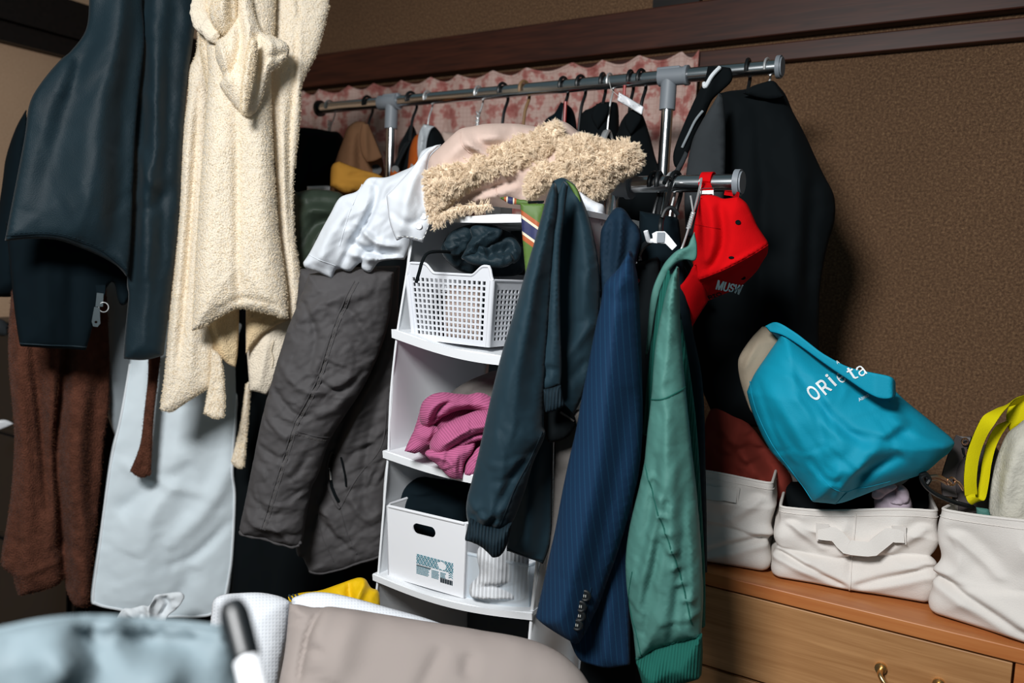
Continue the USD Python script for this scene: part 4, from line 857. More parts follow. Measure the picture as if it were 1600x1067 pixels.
fold('fold', [(672, 690), (688, 668), (712, 654), (742, 642), (776, 640), (795, 660), (780, 682), (752, 686), (726, 694), (704, 706), (688, 716), (674, 706)], 1.205, 114, 'c_pinkknit', T=.028, R=.03, uvf=ribdir(-62), strokes=[(.004, .008, [(690, 690), (730, 664), (780, 655)]), (.004, -.012, [(700, 700), (740, 676), (785, 670)])], nc=10, **K)
fold('fold', [(664, 706), (680, 698), (702, 696), (724, 690), (742, 690), (738, 706), (726, 722), (722, 747, 1), (706, 746), (694, 738), (684, 726), (672, 718)], 1.20, 115, 'c_pinkknit', T=.02, uvf=ribdir(70), strokes=[(.004, .006, [(672, 708), (700, 712), (716, 744)])], nc=8, **K)
fold('fold', [(724, 746, 1), (728, 722), (742, 702), (766, 690), (790, 690), (800, 720), (784, 742, 1), (756, 738), (738, 742)], 1.215, 116, 'c_pinkknit', T=.018, uvf=ribdir(15), nc=8, **K)
t.done()
q = Surf(Pl(745, 610, 1.31), [(690, 640), (700, 618), (722, 600), (752, 586), (778, 578), (800, 590), (812, 640), (800, 700), (700, 700)], T=.04, R=.05, res=.006, strokes=[(.008, -.012, [(715, 630), (750, 605), (790, 598)])], wr=[(.006, .03, .04, 0, True)], seed=104)
t = Thing('folded_cloth', 'dim grey cloth behind the pink knit top', 'cloth'); t.add('body', q.mesh, 'c_slate', True, q.uv); t.done()

# ---- black clothes in the white box, the box and its printed label, the clear bin
z0 = shelf_z(3, .25)
fl, fr_ = at(604, 889, y=OY0 + .004), at(721, 923, y=OY0 + .0)
W_, H_, D_ = abs(fr_[0] - fl[0]), .0, .24
H_ = at(607, 778, y=OY0 + .004)[2] - fl[2]
o = A([fl[0] + .002, OY0 + .006, z0 + .001]); ex = A([1.0, 0, (fr_[2] - fl[2]) / W_ * .6]); ex /= np.linalg.norm(ex)
t = Thing('storage_box', 'white plastic storage box with oval handle hole and printed label', 'storage box')
def tray(W_, H_, D_, th=.0022, fl_=.004, hole=True):
    out = {}
    oval = shapely.LineString([(W_ * .40, H_ * .78), (W_ * .57, H_ * .78)]).buffer(.0085)
    def wl(w, hs_): 
        m = panel(w, H_, th, hs_, 0); v = A(m.vertices); k = 1 + 2 * fl_ / w * v[:, 2] / H_; v[:, 0] = w / 2 + (v[:, 0] - w / 2) * k; v[:, 1] -= fl_ * v[:, 2] / H_; return trimesh.Trimesh(v, m.faces, process=False)
    I = A([1.0, 0, 0]); J = A([0, 1.0, 0]); Z = A([0, 0, 0.])
    out['front_wall'] = place(wl(W_, [oval] if hole else []), Z, I); out['side_wall'] = place(wl(D_, []), I * W_, J); out['side_wall_'] = place(wl(D_, []), J * D_, -J); out['back_wall'] = place(wl(W_, []), I * W_ + J * D_, -I)
    out['bottom'] = rbox((W_, D_, th), .0008, (W_ / 2, D_ / 2, th / 2))
    c = [(-fl_, -fl_), (W_ + fl_, -fl_), (W_ + fl_, D_ + fl_), (-fl_, D_ + fl_)]; rr = []
    for i in range(4):
        a, b = A(c[i]), A(c[(i + 1) % 4]); rr += [(*(a + (b - a) * u), H_) for u in np.linspace(.04, .96, 10)]
    out['rim'] = tube(rr, .0026, 8, closed=True)
    return out
for n_, m in tray(W_, H_, D_).items(): t.add(n_.rstrip('_'), place(m, o, ex, A([0, 1.0, 0]), np.cross(ex, [0, 1.0, 0])), 'white_plastic', 30)
# the label: lattice of printed diamonds, lines of fine print, bar code (all flat print a hair proud of the wall)
ez_ = np.cross(ex, [0, 1.0, 0]); LP = lambda x, z: o + ex * x + ez_ * z + A([0, -.004 * z / H_ - .0006, 0])
def dec(g, dz=.0004):
    ms = []
    for q_ in getattr(g, 'geoms', [g]):
        if q_.is_empty: continue
        m = trimesh.creation.extrude_polygon(q_, dz, engine='earcut'); v = A(m.vertices); ms.append(trimesh.Trimesh(A([LP(x, z) for x, z in v[:, :2]]) + np.outer(v[:, 2], [0, -1, 0]), m.faces, process=False))
    return cat(ms)
a0, a1, b0, b1 = W_ * .39, W_ * .86, H_ * .15, H_ * .435
lat = shapely.box(a0, b0 + (b1 - b0) * .52, a1, b1); cells = []
for i in range(14):
    for j in range(5):
        x, y = a0 + (i + .5 * (j % 2)) * .0068, b0 + (b1 - b0) * .52 + j * .0048; cells.append(shapely.Polygon([(x - .0027, y), (x, y + .0037), (x + .0027, y), (x, y - .0037)]).difference(shapely.Point(x, y).buffer(.0009)))
blob = shapely.Polygon([(a0 + (a1 - a0) * u, b0 + (b1 - b0) * w) for u, w in ((.56, .86), (.70, .96), (.82, .80), (.80, .62), (.74, .55), (.62, .58))])
t.add('label_pattern', dec(shapely.union_all(cells).intersection(lat).difference(blob)), 'print_teal', False, sub='front_wall')
ln = [shapely.box(a0, b0 + (b1 - b0) * .44, a0 + (a1 - a0) * .40, b0 + (b1 - b0) * .475)]
t.add('label_bar', dec(ln[0]), 'print_dark', False, sub='front_wall')
tx = []
for j in range(6):
    y = b0 + (b1 - b0) * (.385 - .068 * j)
    for x0, x1 in ((0, .36 - .04 * (j % 2)), (.42, .62), (.66, .80)):
        if (j > 3 and x0 > .5): continue
        x = a0 + (a1 - a0) * x0
        while x < a0 + (a1 - a0) * x1 - .001:
            w = .0008 + .0016 * ((int(x * 1e5) * 7919 + j * 31) % 100) / 100; tx.append(shapely.box(x, y, x + w, y + .0011)); x += w + .0006
t.add('label_fine_print', dec(shapely.MultiPolygon(tx)), 'print_teal', False, sub='front_wall')
bc, x, i = [], a0 + (a1 - a0) * .66, 0
while x < a0 + (a1 - a0) * .97: w = (.0005, .0011, .0006, .0014, .0005, .0008)[i % 6]; bc.append(shapely.box(x, b0 - .002, x + w, b0 + (b1 - b0) * .16)); x += w + (.0006, .0005, .0009)[i % 3]; i += 1
t.add('label_bar_code', dec(shapely.MultiPolygon(bc)), 'print_dark', False, sub='front_wall')
ch = [shapely.LineString([(a1 - .008, y), (a1 - .004, y + .0025), (a1 - .001, y)]).buffer(.0005) for y in (b0 + .009, b0 + .0125, b0 + .016)]
t.add('label_chevrons', dec(shapely.MultiPolygon(ch)), 'print_teal', False, sub='front_wall')
t.done()
q = Surf(Pl(680, 775, 1.385), [(612, 790), (616, 768), (626, 756), (640, 749), (658, 745), (690, 748), (720, 752), (740, 760), (742, 800), (738, 850), (680, 860), (622, 830)], T=.05, R=.06, Tb=.05, res=.006, strokes=[(.006, -.01, [(640, 770), (700, 768), (735, 775)])], wr=[(.006, .03, .03, 0, True)], seed=106)
t = Thing('folded_clothes', 'black clothes piled in the white labelled storage box', 'clothes'); t.add('body', q.mesh, 'c_navy_dark', True, q.uv); t.done()
cl, cr = at(725, 929, y=OY0 + .012), at(826, 951, y=OY0 + .012)
W2 = cr[0] - cl[0]; H2 = at(727, 858, y=OY0 + .012)[2] - cl[2]; o2 = A([cl[0] + .001, OY0 + .012, shelf_z(3, .6) - .0005]); e2 = A([1.0, 0, (RV[3][2] - LV[3][2]) / OWD]); e2 /= np.linalg.norm(e2)
t = Thing('clear_bin', 'translucent plastic bin with white cloth beside the labelled box', 'storage box')
for n_, m in tray(W2, H2, .2, .0016, .003, False).items(): t.add(n_.rstrip('_'), place(m, o2, e2, A([0, 1.0, 0]), np.cross(e2, [0, 1.0, 0])), 'clear_plastic', 30)
t.done()
q = Surf(Pl(780, 890, 1.225), [(745, 862), (760, 845), (785, 835), (815, 845), (826, 870), (824, 900), (822, 928), (800, 936), (765, 932), (738, 930), (734, 915), (748, 895)], T=.035, R=.045, Tb=.03, res=.004, strokes=[(.006, -.012, [(738, 915), (770, 908), (822, 902)]), (.006, .01, [(745, 925), (790, 918), (820, 925)])], wr=[(.004, .02, .03, 0, True)], seed=107)
t = Thing('ribbed_cloth', 'white ribbed knit folded inside the translucent bin', 'cloth'); t.add('body', q.mesh, 'c_rib_white', True, q.uv); t.done()

# ------------------------------------------------------------------ grey ski jacket
t, s = garment('padded_jacket', 'grey padded ski jacket hanging between cream robe and white organizer', 'jacket', Pl(550, 650, 1.45, yaw=-6),
    [(470, 420, 1), (625, 415, 1), (622, 500), (624, 572), (616, 650), (613, 704), (609, 774), (604, 867, 1), (585, 874), (563, 879), (535, 888), (507, 894), (494, 894), (484, 890, 1), (474, 870), (462, 850), (450, 700), (455, 560)],
    'c_ski', T=.02, R=.03, res=.0038, bulge=.015, strokes=[(.012, -.02, [(600, 440), (585, 560), (540, 640), (505, 760), (480, 860)]), (.010, .012, [(606, 540), (570, 630), (540, 700)]), (.008, -.008, [(600, 600), (575, 700), (570, 800)]), (.008, .008, [(545, 760), (575, 800), (600, 790)]), (.006, -.006, [(500, 800), (530, 830), (560, 860)]), (.008, .009, [(500, 780), (520, 800), (535, 830)]), (.005, -.007, [(540, 720), (560, 700), (590, 690)])] + creases(5, 26, (490, 640, 605, 880), -35, 25, (25, 60), .009, .0030) + creases(6, 14, (540, 440, 618, 640), -65, 20, (30, 80), .009, .002),
    wr=[(.004, .04, .02, 25, True), (.0015, .02, .012, 15, True)], seed=111)
t.add('hem', s.seam([(487, 885), (507, 889), (535, 882), (563, 872), (603, 860)], .0028), 'c_ski'); t.add('seam', cat([s.seam(p, .0013) for p in ([(498, 770), (505, 820), (525, 868)], [(520, 704), (512, 730), (520, 760), (535, 785), (545, 820), (560, 855)], [(606, 620), (598, 690), (560, 740), (537, 782)])]), 'c_ski')
t.add('pocket', tube(s.on(spline([(521, 702), (514, 724), (518, 752), (530, 778), (535, 784)], 6), .002), .003, 8), 'c_ski'); t.add('pocket_zip', tube(s.on(spline([(524, 706), (519, 728), (523, 752), (533, 774)], 6), .0015), .0028, 8), 'c_black', sub='pocket', label='black zip')
t.add('zip_pull', tube(s.on([(521, 742), (518, 726)], .006), .0016, 6), 'steel_wire', sub='pocket'); t.add('pull_cord', tube(s.on([(537, 706), (543, 732), (545, 750)], .003), .0016, 6), 'c_black')
PS = Pl(500, 620, 1.36, yaw=-8)
q = Surf(PS, [(484, 428, 1), (466, 475), (449, 516), (426, 592), (406, 673), (388, 764), (376, 820, 1), (380, 832), (398, 836), (416, 840), (440, 848), (461, 853), (474, 845, 1), (478, 815), (483, 785), (488, 760), (498, 740), (508, 708), (518, 683), (542, 645), (565, 610), (585, 570), (600, 531), (610, 490), (615, 440), (616, 425, 1), (560, 418)], T=.02, R=.045, res=.0035, bulge=.035,
    strokes=[(.006, -.008, [(430, 600), (470, 640), (500, 640)]), (.008, .008, [(420, 640), (455, 670), (480, 660)]), (.006, -.008, [(410, 690), (440, 705), (460, 700)]), (.008, .009, [(440, 560), (480, 600), (520, 600), (560, 580)]), (.006, -.008, [(505, 590), (540, 605), (575, 570)]), (.006, -.007, [(490, 700), (470, 730), (455, 735)]), (.008, .009, [(500, 640), (530, 630), (550, 600)]), (.006, -.006, [(395, 760), (430, 790), (470, 790)]), (.008, .008, [(390, 790), (430, 812), (470, 810)]), (.01, .01, [(470, 500), (520, 470), (580, 450)]), (.008, -.008, [(545, 470), (570, 510), (590, 540)]), (.006, -.006, [(480, 470), (500, 520), (490, 570)]), (.003, -.004, [(560, 440), (532, 501), (502, 592), (472, 648), (467, 663), (441, 744), (421, 810)])] + creases(7, 34, (400, 560, 540, 830), 20, 35, (22, 55), .008, .0030) + creases(8, 18, (450, 430, 600, 600), 60, 35, (30, 70), .009, .0018),
    wr=[(.005, .035, .02, 30, True), (.002, .018, .010, 20, True)], seed=112)
t.add('sleeve', q.mesh, 'c_ski', True, q.uv)
t.add('seam', cat([q.seam(p, .0012) for p in ([(558, 438), (530, 501), (500, 592), (470, 648), (465, 663), (439, 744), (419, 810)], [(564, 440), (536, 503), (506, 594), (476, 650), (471, 665), (445, 746), (425, 812)], [(472, 662), (490, 670), (517, 680)])]), 'c_ski', sub='sleeve')
t.add('stitching', cat([q.stitches([(561, 441), (533, 503), (503, 594), (473, 650), (468, 664), (442, 746), (422, 812)]), q.stitches([(470, 667), (490, 675), (515, 685)])]), 'c_slate', sub='sleeve')
cuff = np.vstack([q.on(spline([(379, 826), (416, 834), (461, 847), (472, 842)], 8), .0)]); t.add('cuff', tube(cuff, .0030 + .0008 * np.sin(np.arange(len(cuff)) * 1.7), 10), 'c_ski', sub='sleeve'); t.done()

# olive bag-like jacket and mustard cloth behind the shirt
t, s = garment('olive_jacket', 'folded dark olive nylon jacket between the cream robe and white shirt', 'jacket', Pl(495, 350, 1.55), [(458, 310), (468, 300), (490, 296), (515, 298), (535, 304), (545, 330), (545, 400), (520, 430), (470, 430), (455, 400)], 'c_olive', T=.05, R=.06, res=.006,
    strokes=[(.004, -.006, [(462, 325), (495, 318), (530, 320)]), (.008, .012, [(466, 345), (490, 330), (525, 335)]), (.008, -.012, [(475, 390), (490, 355), (520, 345)]), (.006, .01, [(480, 400), (500, 365), (520, 360)])], wr=[(.005, .03, .03, 20, True)], seed=121); t.done()
t, s = garment('mustard_cloth', 'mustard yellow corduroy cloth behind the white shirt sleeve', 'cloth', Pl(555, 280, 1.66), [(518, 260), (530, 252, 1), (545, 258), (568, 266), (590, 272), (600, 282), (580, 300), (556, 300, 1), (540, 303), (516, 291, 1)], 'c_mustard', T=.02, R=.03, res=.005, strokes=[(.005, -.008, [(545, 275), (570, 272), (590, 278)]), (.004, .004, [(518, 286), (540, 296), (556, 294)])], seed=122); t.done()
q = Surf(Pl(510, 293, 1.72), [(480, 291, 1), (512, 290, 1), (535, 294, 1), (535, 302, 1), (480, 300, 1)], T=.006, R=.006, res=.005, seed=123)
t = Thing('book', 'small pale boxy object just above the olive jacket', 'box'); t.add('body', q.mesh, 'white_plastic', True, q.uv); t.done()
q = Surf(Pl(480, 650, 1.72, yaw=-6), [(352, 380, 1), (640, 380, 1), (640, 700), (630, 1000, 1), (360, 1000, 1), (356, 700)], T=.03, R=.04, res=.012, wr=[(.012, .05, .3, 0, True)], seed=124)  # black sheet added where only shade falls behind the padded jacket
t = Thing('black_backing', 'black sheet added as deep shade behind the grey padded jacket', 'clothes'); t.add('body', q.mesh, 'c_black', True, q.uv); t.done()

# ------------------------------------------------------------------ suede shearling jacket and white shirt on top
SH = Pl(830, 260, 1.22, yaw=0, tilt=12)
t, s = garment('shearling_jacket', 'beige suede jacket with curly shearling lining heaped on the organizer', 'jacket', SH,
    [(667, 290), (668, 268), (672, 245), (690, 227), (706, 212), (720, 201), (740, 197), (762, 193), (805, 193), (845, 198), (858, 190), (870, 187), (888, 193), (905, 206), (925, 214), (950, 222), (985, 230), (998, 248), (990, 268), (960, 285), (940, 304), (925, 320), (880, 330), (840, 330), (800, 325), (760, 322), (720, 326), (690, 335), (675, 330)],
    'c_suede', T=.05, R=.06, Tb=.05, res=.0055, bulge=.02, strokes=[(.014, .02, [(690, 250), (740, 215), (800, 205)]), (.008, -.010, [(722, 205), (735, 230), (760, 245)]), (.01, -.012, [(790, 200), (800, 225), (830, 215)]), (.012, .015, [(700, 310), (760, 300), (810, 285)]), (.006, -.015, [(715, 310), (770, 288), (812, 274)]), (.005, .012, [(722, 202), (738, 222), (768, 238)]), (.006, -.010, [(745, 204), (758, 222), (790, 232)]), (.006, .008, [(765, 198), (790, 215), (815, 222)]), (.01, .012, [(800, 300), (830, 310), (870, 315)])],
    wr=[(.005, .05, .05, 20, True)], seed=131)
t.add('seam', cat([s.seam([(723, 205), (728, 222), (742, 236), (760, 242)], .0011), s.seam([(776, 283), (780, 296), (784, 306)], .001)]), 'c_suede')
def fur(pts, d, sd, n, L, strokes=(), T=.028):
    q = Surf(Pl(pts[0][0], pts[0][1], d, tilt=12), pts, T=T, R=.03, res=.0019, strokes=strokes, wr=[(.006, .022, .022, 0, False)], seed=sd, locks=(.0062, .0085))
    t.add('shearling', q.mesh, 'c_shearling', True, q.uv, label='curly cream shearling')
    t.curves('locks', q.fuzz(n, L, .55, sd, (0, 0, -.35), k=5, clump=18), A([.0005, .0005, .0005, .0004, .0002]), 'fur', 'shearling', label=None)
fur([(667, 272), (690, 262), (712, 257), (740, 246), (769, 233), (798, 220), (825, 211), (847, 200), (866, 192), (876, 205), (878, 225), (866, 240), (844, 250), (812, 264), (776, 277), (750, 283), (730, 294), (712, 306), (698, 318), (686, 332), (680, 346), (672, 330), (668, 300)], 1.165, 132, 20000, .0085)
fur([(880, 222), (900, 216), (918, 213), (942, 223), (975, 222), (994, 230), (1001, 246), (995, 262), (978, 272), (960, 281), (946, 300), (930, 306), (910, 296), (890, 280), (880, 262), (872, 258), (876, 238)], 1.14, 133, 16000, .0085, T=.035)
fur([(836, 262), (850, 255), (868, 258), (880, 266), (888, 280), (880, 290), (862, 286), (850, 294), (834, 306), (824, 302), (826, 280)], 1.135, 134, 7000, .008)
q = Surf(Pl(715, 330, 1.17), [(676, 338), (690, 330), (715, 322), (745, 320), (768, 318), (764, 323), (742, 328), (715, 331), (692, 346), (680, 355)], T=.008, R=.012, res=.004, seed=135); t.add('shearling', q.mesh, 'c_shearling', True, q.uv, label='frayed shearling hem'); t.curves('locks', q.fuzz(900, .010, .5, 3, (0, 0, -.9), k=4, clump=10), A([.0005, .0005, .0004, .0002]), 'fur', 'shearling')
t.done()

t, s = garment('white_shirt', 'crumpled white cotton shirt spilling over the left of the organizer', 'shirt', Pl(560, 340, 1.31, yaw=-6),
    [(690, 228, 1), (672, 230), (658, 238), (649, 258), (628, 268), (604, 277), (577, 278), (566, 290), (556, 300), (532, 309), (516, 335), (500, 365), (486, 392), (474, 410, 1), (478, 419), (499, 426), (519, 436, 1), (527, 420), (546, 424), (556, 416), (564, 410), (566, 420), (579, 425), (592, 410), (612, 406), (632, 406, 1), (640, 390), (650, 360), (668, 300)],
    'c_shirt', T=.0025, R=.004, res=.0034, bulge=.03,
    strokes=[(.006, -.016, [(575, 285), (590, 300), (575, 345), (540, 400), (528, 425)]), (.012, .014, [(550, 320), (520, 370), (500, 415)]), (.008, .012, [(640, 270), (600, 300), (570, 345)]), (.006, -.012, [(600, 290), (585, 325), (560, 372)]), (.005, .012, [(560, 350), (590, 380), (628, 385)]), (.005, -.012, [(548, 378), (585, 395), (628, 398)]), (.006, .012, [(545, 395), (580, 405), (625, 402)]), (.005, -.012, [(566, 412), (572, 395), (590, 388)]), (.008, .01, [(660, 245), (630, 285), (610, 330)]), (.005, .008, [(527, 420), (540, 395), (556, 380)])] + creases(9, 26, (500, 290, 650, 400), -40, 25, (25, 70), .009, .002),
    wr=[(.004, .03, .06, -30, True)], seed=141)
t.add('cuff_seam', cat([s.seam([(484, 398), (505, 407), (526, 415)], .0008), s.seam([(566, 288), (548, 340), (534, 385)], .0008)]), 'c_shirt')
PCf = Pl(640, 320, 1.215, yaw=-4)
q = Surf(PCf, [(690, 226, 1), (678, 228), (664, 238), (650, 255), (640, 268), (620, 290), (604, 306, 1), (606, 325), (609, 346), (614, 362), (620, 376, 1), (626, 374), (632, 371), (645, 375), (661, 379, 1), (668, 364), (674, 348), (679, 331, 1), (674, 312), (669, 292), (666, 270), (671, 245), (680, 234)], T=.0025, R=.004, res=.0034, bulge=.012, strokes=creases(10, 8, (630, 260, 670, 360), 70, 20, (30, 60), .008, .0012) + [(.01, .012, [(650, 270), (635, 320), (630, 365)]), (.006, -.006, [(672, 250), (660, 290), (668, 340)]), (.005, -.004, [(610, 330), (640, 350), (670, 335)])], wr=[(.003, .03, .05, 0, True)], seed=142)
t.add('cuff', q.mesh, 'c_shirt', True, q.uv); t.add('cuff_stitch', q.stitches([(622, 370), (645, 371), (660, 374), (668, 358), (675, 332)]), 'thread_white', sub='cuff')
for p in ((662, 339), (655, 354)):
    c = q.on([p], .0012)[0]; t.add('button', place(cat([trimesh.creation.torus(.0042, .0011, major_sections=24, minor_sections=8), trimesh.creation.cylinder(.0044, .0016, sections=24)]), c, PCf.r, PCf.u, PCf.n), 'white_plastic', 30, sub='cuff')
t.done()
q = Surf(Pl(930, 330, 1.14), [(905, 300), (918, 308), (932, 316), (944, 322), (945, 340), (938, 358), (925, 350), (912, 330)], T=.02, R=.02, res=.004, wr=[(.006, .015, .02, 0, True)], seed=143)
t = Thing('pale_cloth', 'small bit of pale cloth poking out right of the striped tie', 'cloth'); t.add('body', q.mesh, 'c_shirt', True, q.uv); t.done()

# ------------------------------------------------------------------ hangers on the lower rail
XLo = lambda px, py=288: at(px, py, y=LY)[0]
for px, look, kind, lab, kw in ((1022, 'black_plastic', 'plastic', 'leftmost black hanger bunched on the lower rail', dict(turn=.1)), (1030, 'black_plastic', 'plastic', 'second black hanger bunched on the lower rail', dict(turn=-.1)),
        (1048, 'steel_wire', 'clip', 'silver-hooked black hanger bunched on the lower rail', dict(turn=.05)), (1056, 'black_plastic', 'plastic', 'rightmost black hanger bunched on the lower rail', dict(turn=.12))):
    hanger(XLo(px), LY, LZ, look if kind != 'clip' else 'black_plastic', kind, lab, 'black hangers bunched on the lower rail', span=.13, **kw).done()
# black hanger with white clip arms
t = Thing('clip_hanger', 'black hanger with white moulded centre piece below the lower rail', 'hanger')
D = 1.045
t.add('hook', tube(spline([at(1038, 286, d=1.12), at(1043, 278, d=1.13), at(1050, 284, d=1.14), at(1046, 300, d=1.12), at(1038, 330, d=1.07), at(1033, 348, d=D), at(1032, 366, d=D)], 8), .0032, 8), 'black_plastic')
t.add('hook_guard', tube(spline([at(1034, 340, d=D), at(1040, 328, d=D), at(1050, 325, d=D), at(1060, 336, d=D)], 8), .003, 8), 'black_plastic')
t.add('centre_clip', slab([(1020, 366), (1026, 363), (1038, 363), (1044, 369), (1056, 384), (1050, 390), (1040, 380), (1022, 379)], .010, D), 'white_plastic', 30)
t.add('centre_label', slab([(1028, 364), (1038, 364), (1037, 378), (1027, 378)], .001, D - .0115), 'grey_plastic', 30)
t.add('arm', tube(spline([at(1022, 376, d=D), at(1014, 376, d=D), at(1011, 368, d=D - .005), at(1009, 361, d=D - .008)], 6), .0032, 8), 'white_plastic')
t.add('shoulder', tube(spline([at(1022, 374, d=D + .01), at(1006, 384, d=D + .02), at(998, 398, d=D + .03), at(999, 408, d=D + .03)], 6), .004, 8), 'black_plastic'); t.done()
t = Thing('wire_hanger', 'twisted silver wire hanger holding the green jacket', 'hanger')
w = [at(1092, 284, d=1.12), at(1096, 279, d=1.115), at(1094, 290, d=1.10), at(1088, 316, d=1.06), at(1082, 335, d=1.04)]
t.add('hook', tube(spline(w, 8), .0016, 8), 'steel_wire')
c0, c1 = at(1083, 332, d=1.04), at(1076, 356, d=1.03)
t.add('twisted_neck', cat([tube([c0 + (c1 - c0) * u + .0018 * (math.cos(u * 22 + p) * RIGHT + math.sin(u * 22 + p) * VIEW) for u in np.linspace(0, 1, 50)], .0014, 6) for p in (0, math.pi)]), 'steel_wire')
t.add('shoulder_wire', tube(spline([c1, at(1071, 372, d=1.02), at(1066, 386, d=1.01), at(1062, 395, d=1.01)], 6), .0014, 6), 'steel_wire')
t.add('loose_end', tube(spline([c0, at(1081, 318, d=1.045), at(1079, 306, d=1.05)], 6), .0012, 6), 'steel_wire'); t.done()

# ------------------------------------------------------------------ striped tie
t, s = garment('striped_tie', 'green necktie with navy, orange and cream stripes over the organizer edge', 'necktie', Pl(830, 370, 1.10, yaw=-4), [(813, 317, 1), (852, 318, 1), (856, 400), (848, 470, 1), (836, 470), (822, 440, 1), (816, 370)], 'c_tie', T=.003, R=.005, res=.004, bulge=.004, strokes=[(.006, .003, [(842, 330), (836, 400)])], wr=[(.002, .02, .04, 0, False)], seed=151); t.parts[0] = (*t.parts[0][:5], s.uv - [0, .034], *t.parts[0][6:])
q = Surf(Pl(805, 316, 1.15), [(780, 309, 1), (795, 307), (812, 312, 1), (840, 313), (850, 318, 1), (830, 322), (812, 320), (796, 319, 1)], T=.003, R=.004, res=.004, seed=152); t.add('folded_end', q.mesh, 'c_tie', True, np.stack([((q.uv[:, 0] - q.pl.uv([(797, 313)])[0][0]) * 1.8 + .055) / .545, 0 * q.uv[:, 0]], 1))
q = Surf(Pl(900, 310, 1.045), [(884, 282, 1), (893, 286), (902, 296), (908, 315), (911, 345), (905, 354, 1), (902, 330), (898, 306)], T=.003, R=.004, res=.0035, seed=153); t.add('narrow_tail', q.mesh, 'c_tie', True, np.stack([((q.uv[:, 1] - q.pl.uv([(906, 342)])[0][1]) * 1.2 + .055) / .545, 0 * q.uv[:, 0]], 1))
t.add('keeper', tube([at(825, 316, d=1.093), at(850, 315, d=1.093)], .0016, 6), 'c_black'); t.done()

# ------------------------------------------------------------------ dark track jacket
t, s = garment('track_jacket', 'dark teal track jacket with elastic cuffs hanging before the organizer', 'jacket', Pl(850, 560, 1.085, yaw=-6),
    [(866, 282, 1), (880, 278), (898, 288, 1), (910, 312), (922, 345), (934, 400), (938, 450), (935, 510), (928, 560), (910, 620), (884, 668), (864, 692, 1), (862, 780), (860, 845), (849, 880, 1), (820, 868), (792, 858, 1), (800, 760), (806, 640), (815, 500), (838, 380), (858, 305)],
    'c_track', T=.012, R=.02, res=.0042, bulge=.01, strokes=[(.012, .012, [(900, 300), (918, 400), (912, 500)]), (.01, -.014, [(888, 300), (893, 420), (890, 560)]), (.008, .010, [(930, 500), (905, 530), (885, 560)]), (.006, -.006, [(915, 560), (895, 590)]), (.012, .01, [(840, 700), (830, 800), (828, 860)]), (.012, -.012, [(862, 690), (856, 780), (846, 870)])] + creases(13, 20, (850, 400, 930, 860), 65, 30, (25, 70), .009, .0018), wr=[(.005, .04, .1, 0, True)], seed=161)
t.add('hem_seam', s.seam([(794, 852), (820, 861), (850, 872)], .0009), 'c_track_cuff')
q = Surf(Pl(800, 600, 1.035, yaw=-4), [(865, 282, 1), (872, 300), (872, 340), (866, 400), (858, 500), (852, 600), (850, 660), (853, 674, 1), (848, 690), (834, 720), (822, 760), (808, 800), (798, 820, 1), (780, 824), (755, 822), (733, 815, 1), (729, 797), (731, 775), (738, 748), (752, 690), (770, 609), (785, 550), (800, 500), (816, 445), (836, 376), (854, 310)], T=.02, R=.05, res=.004, bulge=.03,
    strokes=[(.012, .010, [(850, 340), (825, 460), (795, 600), (770, 720)]), (.010, -.010, [(862, 350), (845, 500), (830, 640)]), (.005, -.006, [(840, 690), (800, 740), (775, 800)]), (.006, .006, [(735, 770), (760, 790), (790, 780)]), (.004, -.006, [(742, 800), (756, 785), (770, 790)]), (.004, -.006, [(770, 812), (780, 790)]), (.005, .006, [(790, 770), (785, 790), (775, 812)]), (.004, .003, [(848, 672), (830, 720), (810, 755), (795, 800), (780, 825)])] + creases(14, 30, (735, 640, 840, 820), 60, 40, (20, 55), .008, .0022) + creases(15, 10, (780, 340, 860, 620), 100, 15, (40, 100), .010, .0012), wr=[(.004, .03, .10, 15, True), (.0015, .015, .03, 10, True)], seed=162)
t.add('sleeve', q.mesh, 'c_track', True, q.uv); t.add('seam', q.seam([(848, 670), (829, 712), (809, 748), (796, 780), (779, 822)], .0010), 'c_track_cuff', sub='sleeve')
cf = Surf(Pl(755, 842, 1.025, yaw=-4), [(734, 809, 1), (756, 816), (778, 823), (800, 815, 1), (794, 846), (784, 866), (770, 870, 1), (750, 852), (726, 842, 1)], T=.014, R=.018, res=.004, bulge=.008, seed=163, strokes=[(.003, -.002, [(733 + 10 * i, 816 + 2.5 * i), (728 + 9 * i, 842 + 5 * i)]) for i in range(1, 6)])
t.add('cuff', cf.mesh, 'c_track_cuff', True, cf.uv, sub='sleeve')
q = Surf(Pl(860, 480, 1.02, yaw=-4), [(880, 282, 1), (868, 320), (862, 380), (856, 500), (848, 560), (844, 592), (849, 610, 1), (862, 606), (876, 602, 1), (878, 570), (876, 500), (876, 400), (884, 320), (888, 290, 1)], T=.006, R=.012, res=.0038, bulge=.004, strokes=[(.005, .004, [(872, 340), (868, 460), (866, 590)]), (.005, -.005, [(848, 590), (858, 575), (872, 580)])], wr=[(.003, .015, .05, 0, True)], seed=164)
t.add('sleeve', q.mesh, 'c_track', True, q.uv)
cf = Surf(Pl(863, 625, 1.012, yaw=-4), [(849, 608, 1), (862, 606), (876, 601, 1), (880, 620), (882, 634, 1), (868, 642), (852, 645, 1), (850, 628)], T=.012, R=.015, res=.0035, seed=165, strokes=[(.0025, -.002, [(852 + 5 * i, 607 - i), (855 + 5 * i, 642 - 2 * i)]) for i in range(1, 5)])
t.add('cuff', cf.mesh, 'c_track_cuff', True, cf.uv, sub='sleeve'); t.done()
q = Surf(Pl(876, 660, 1.06), [(850, 640, 1), (882, 630, 1), (898, 650), (900, 665, 1), (888, 682), (870, 690, 1), (856, 690, 1), (848, 670)], T=.014, R=.02, res=.005, wr=[(.004, .02, .03, 0, True)], seed=166)
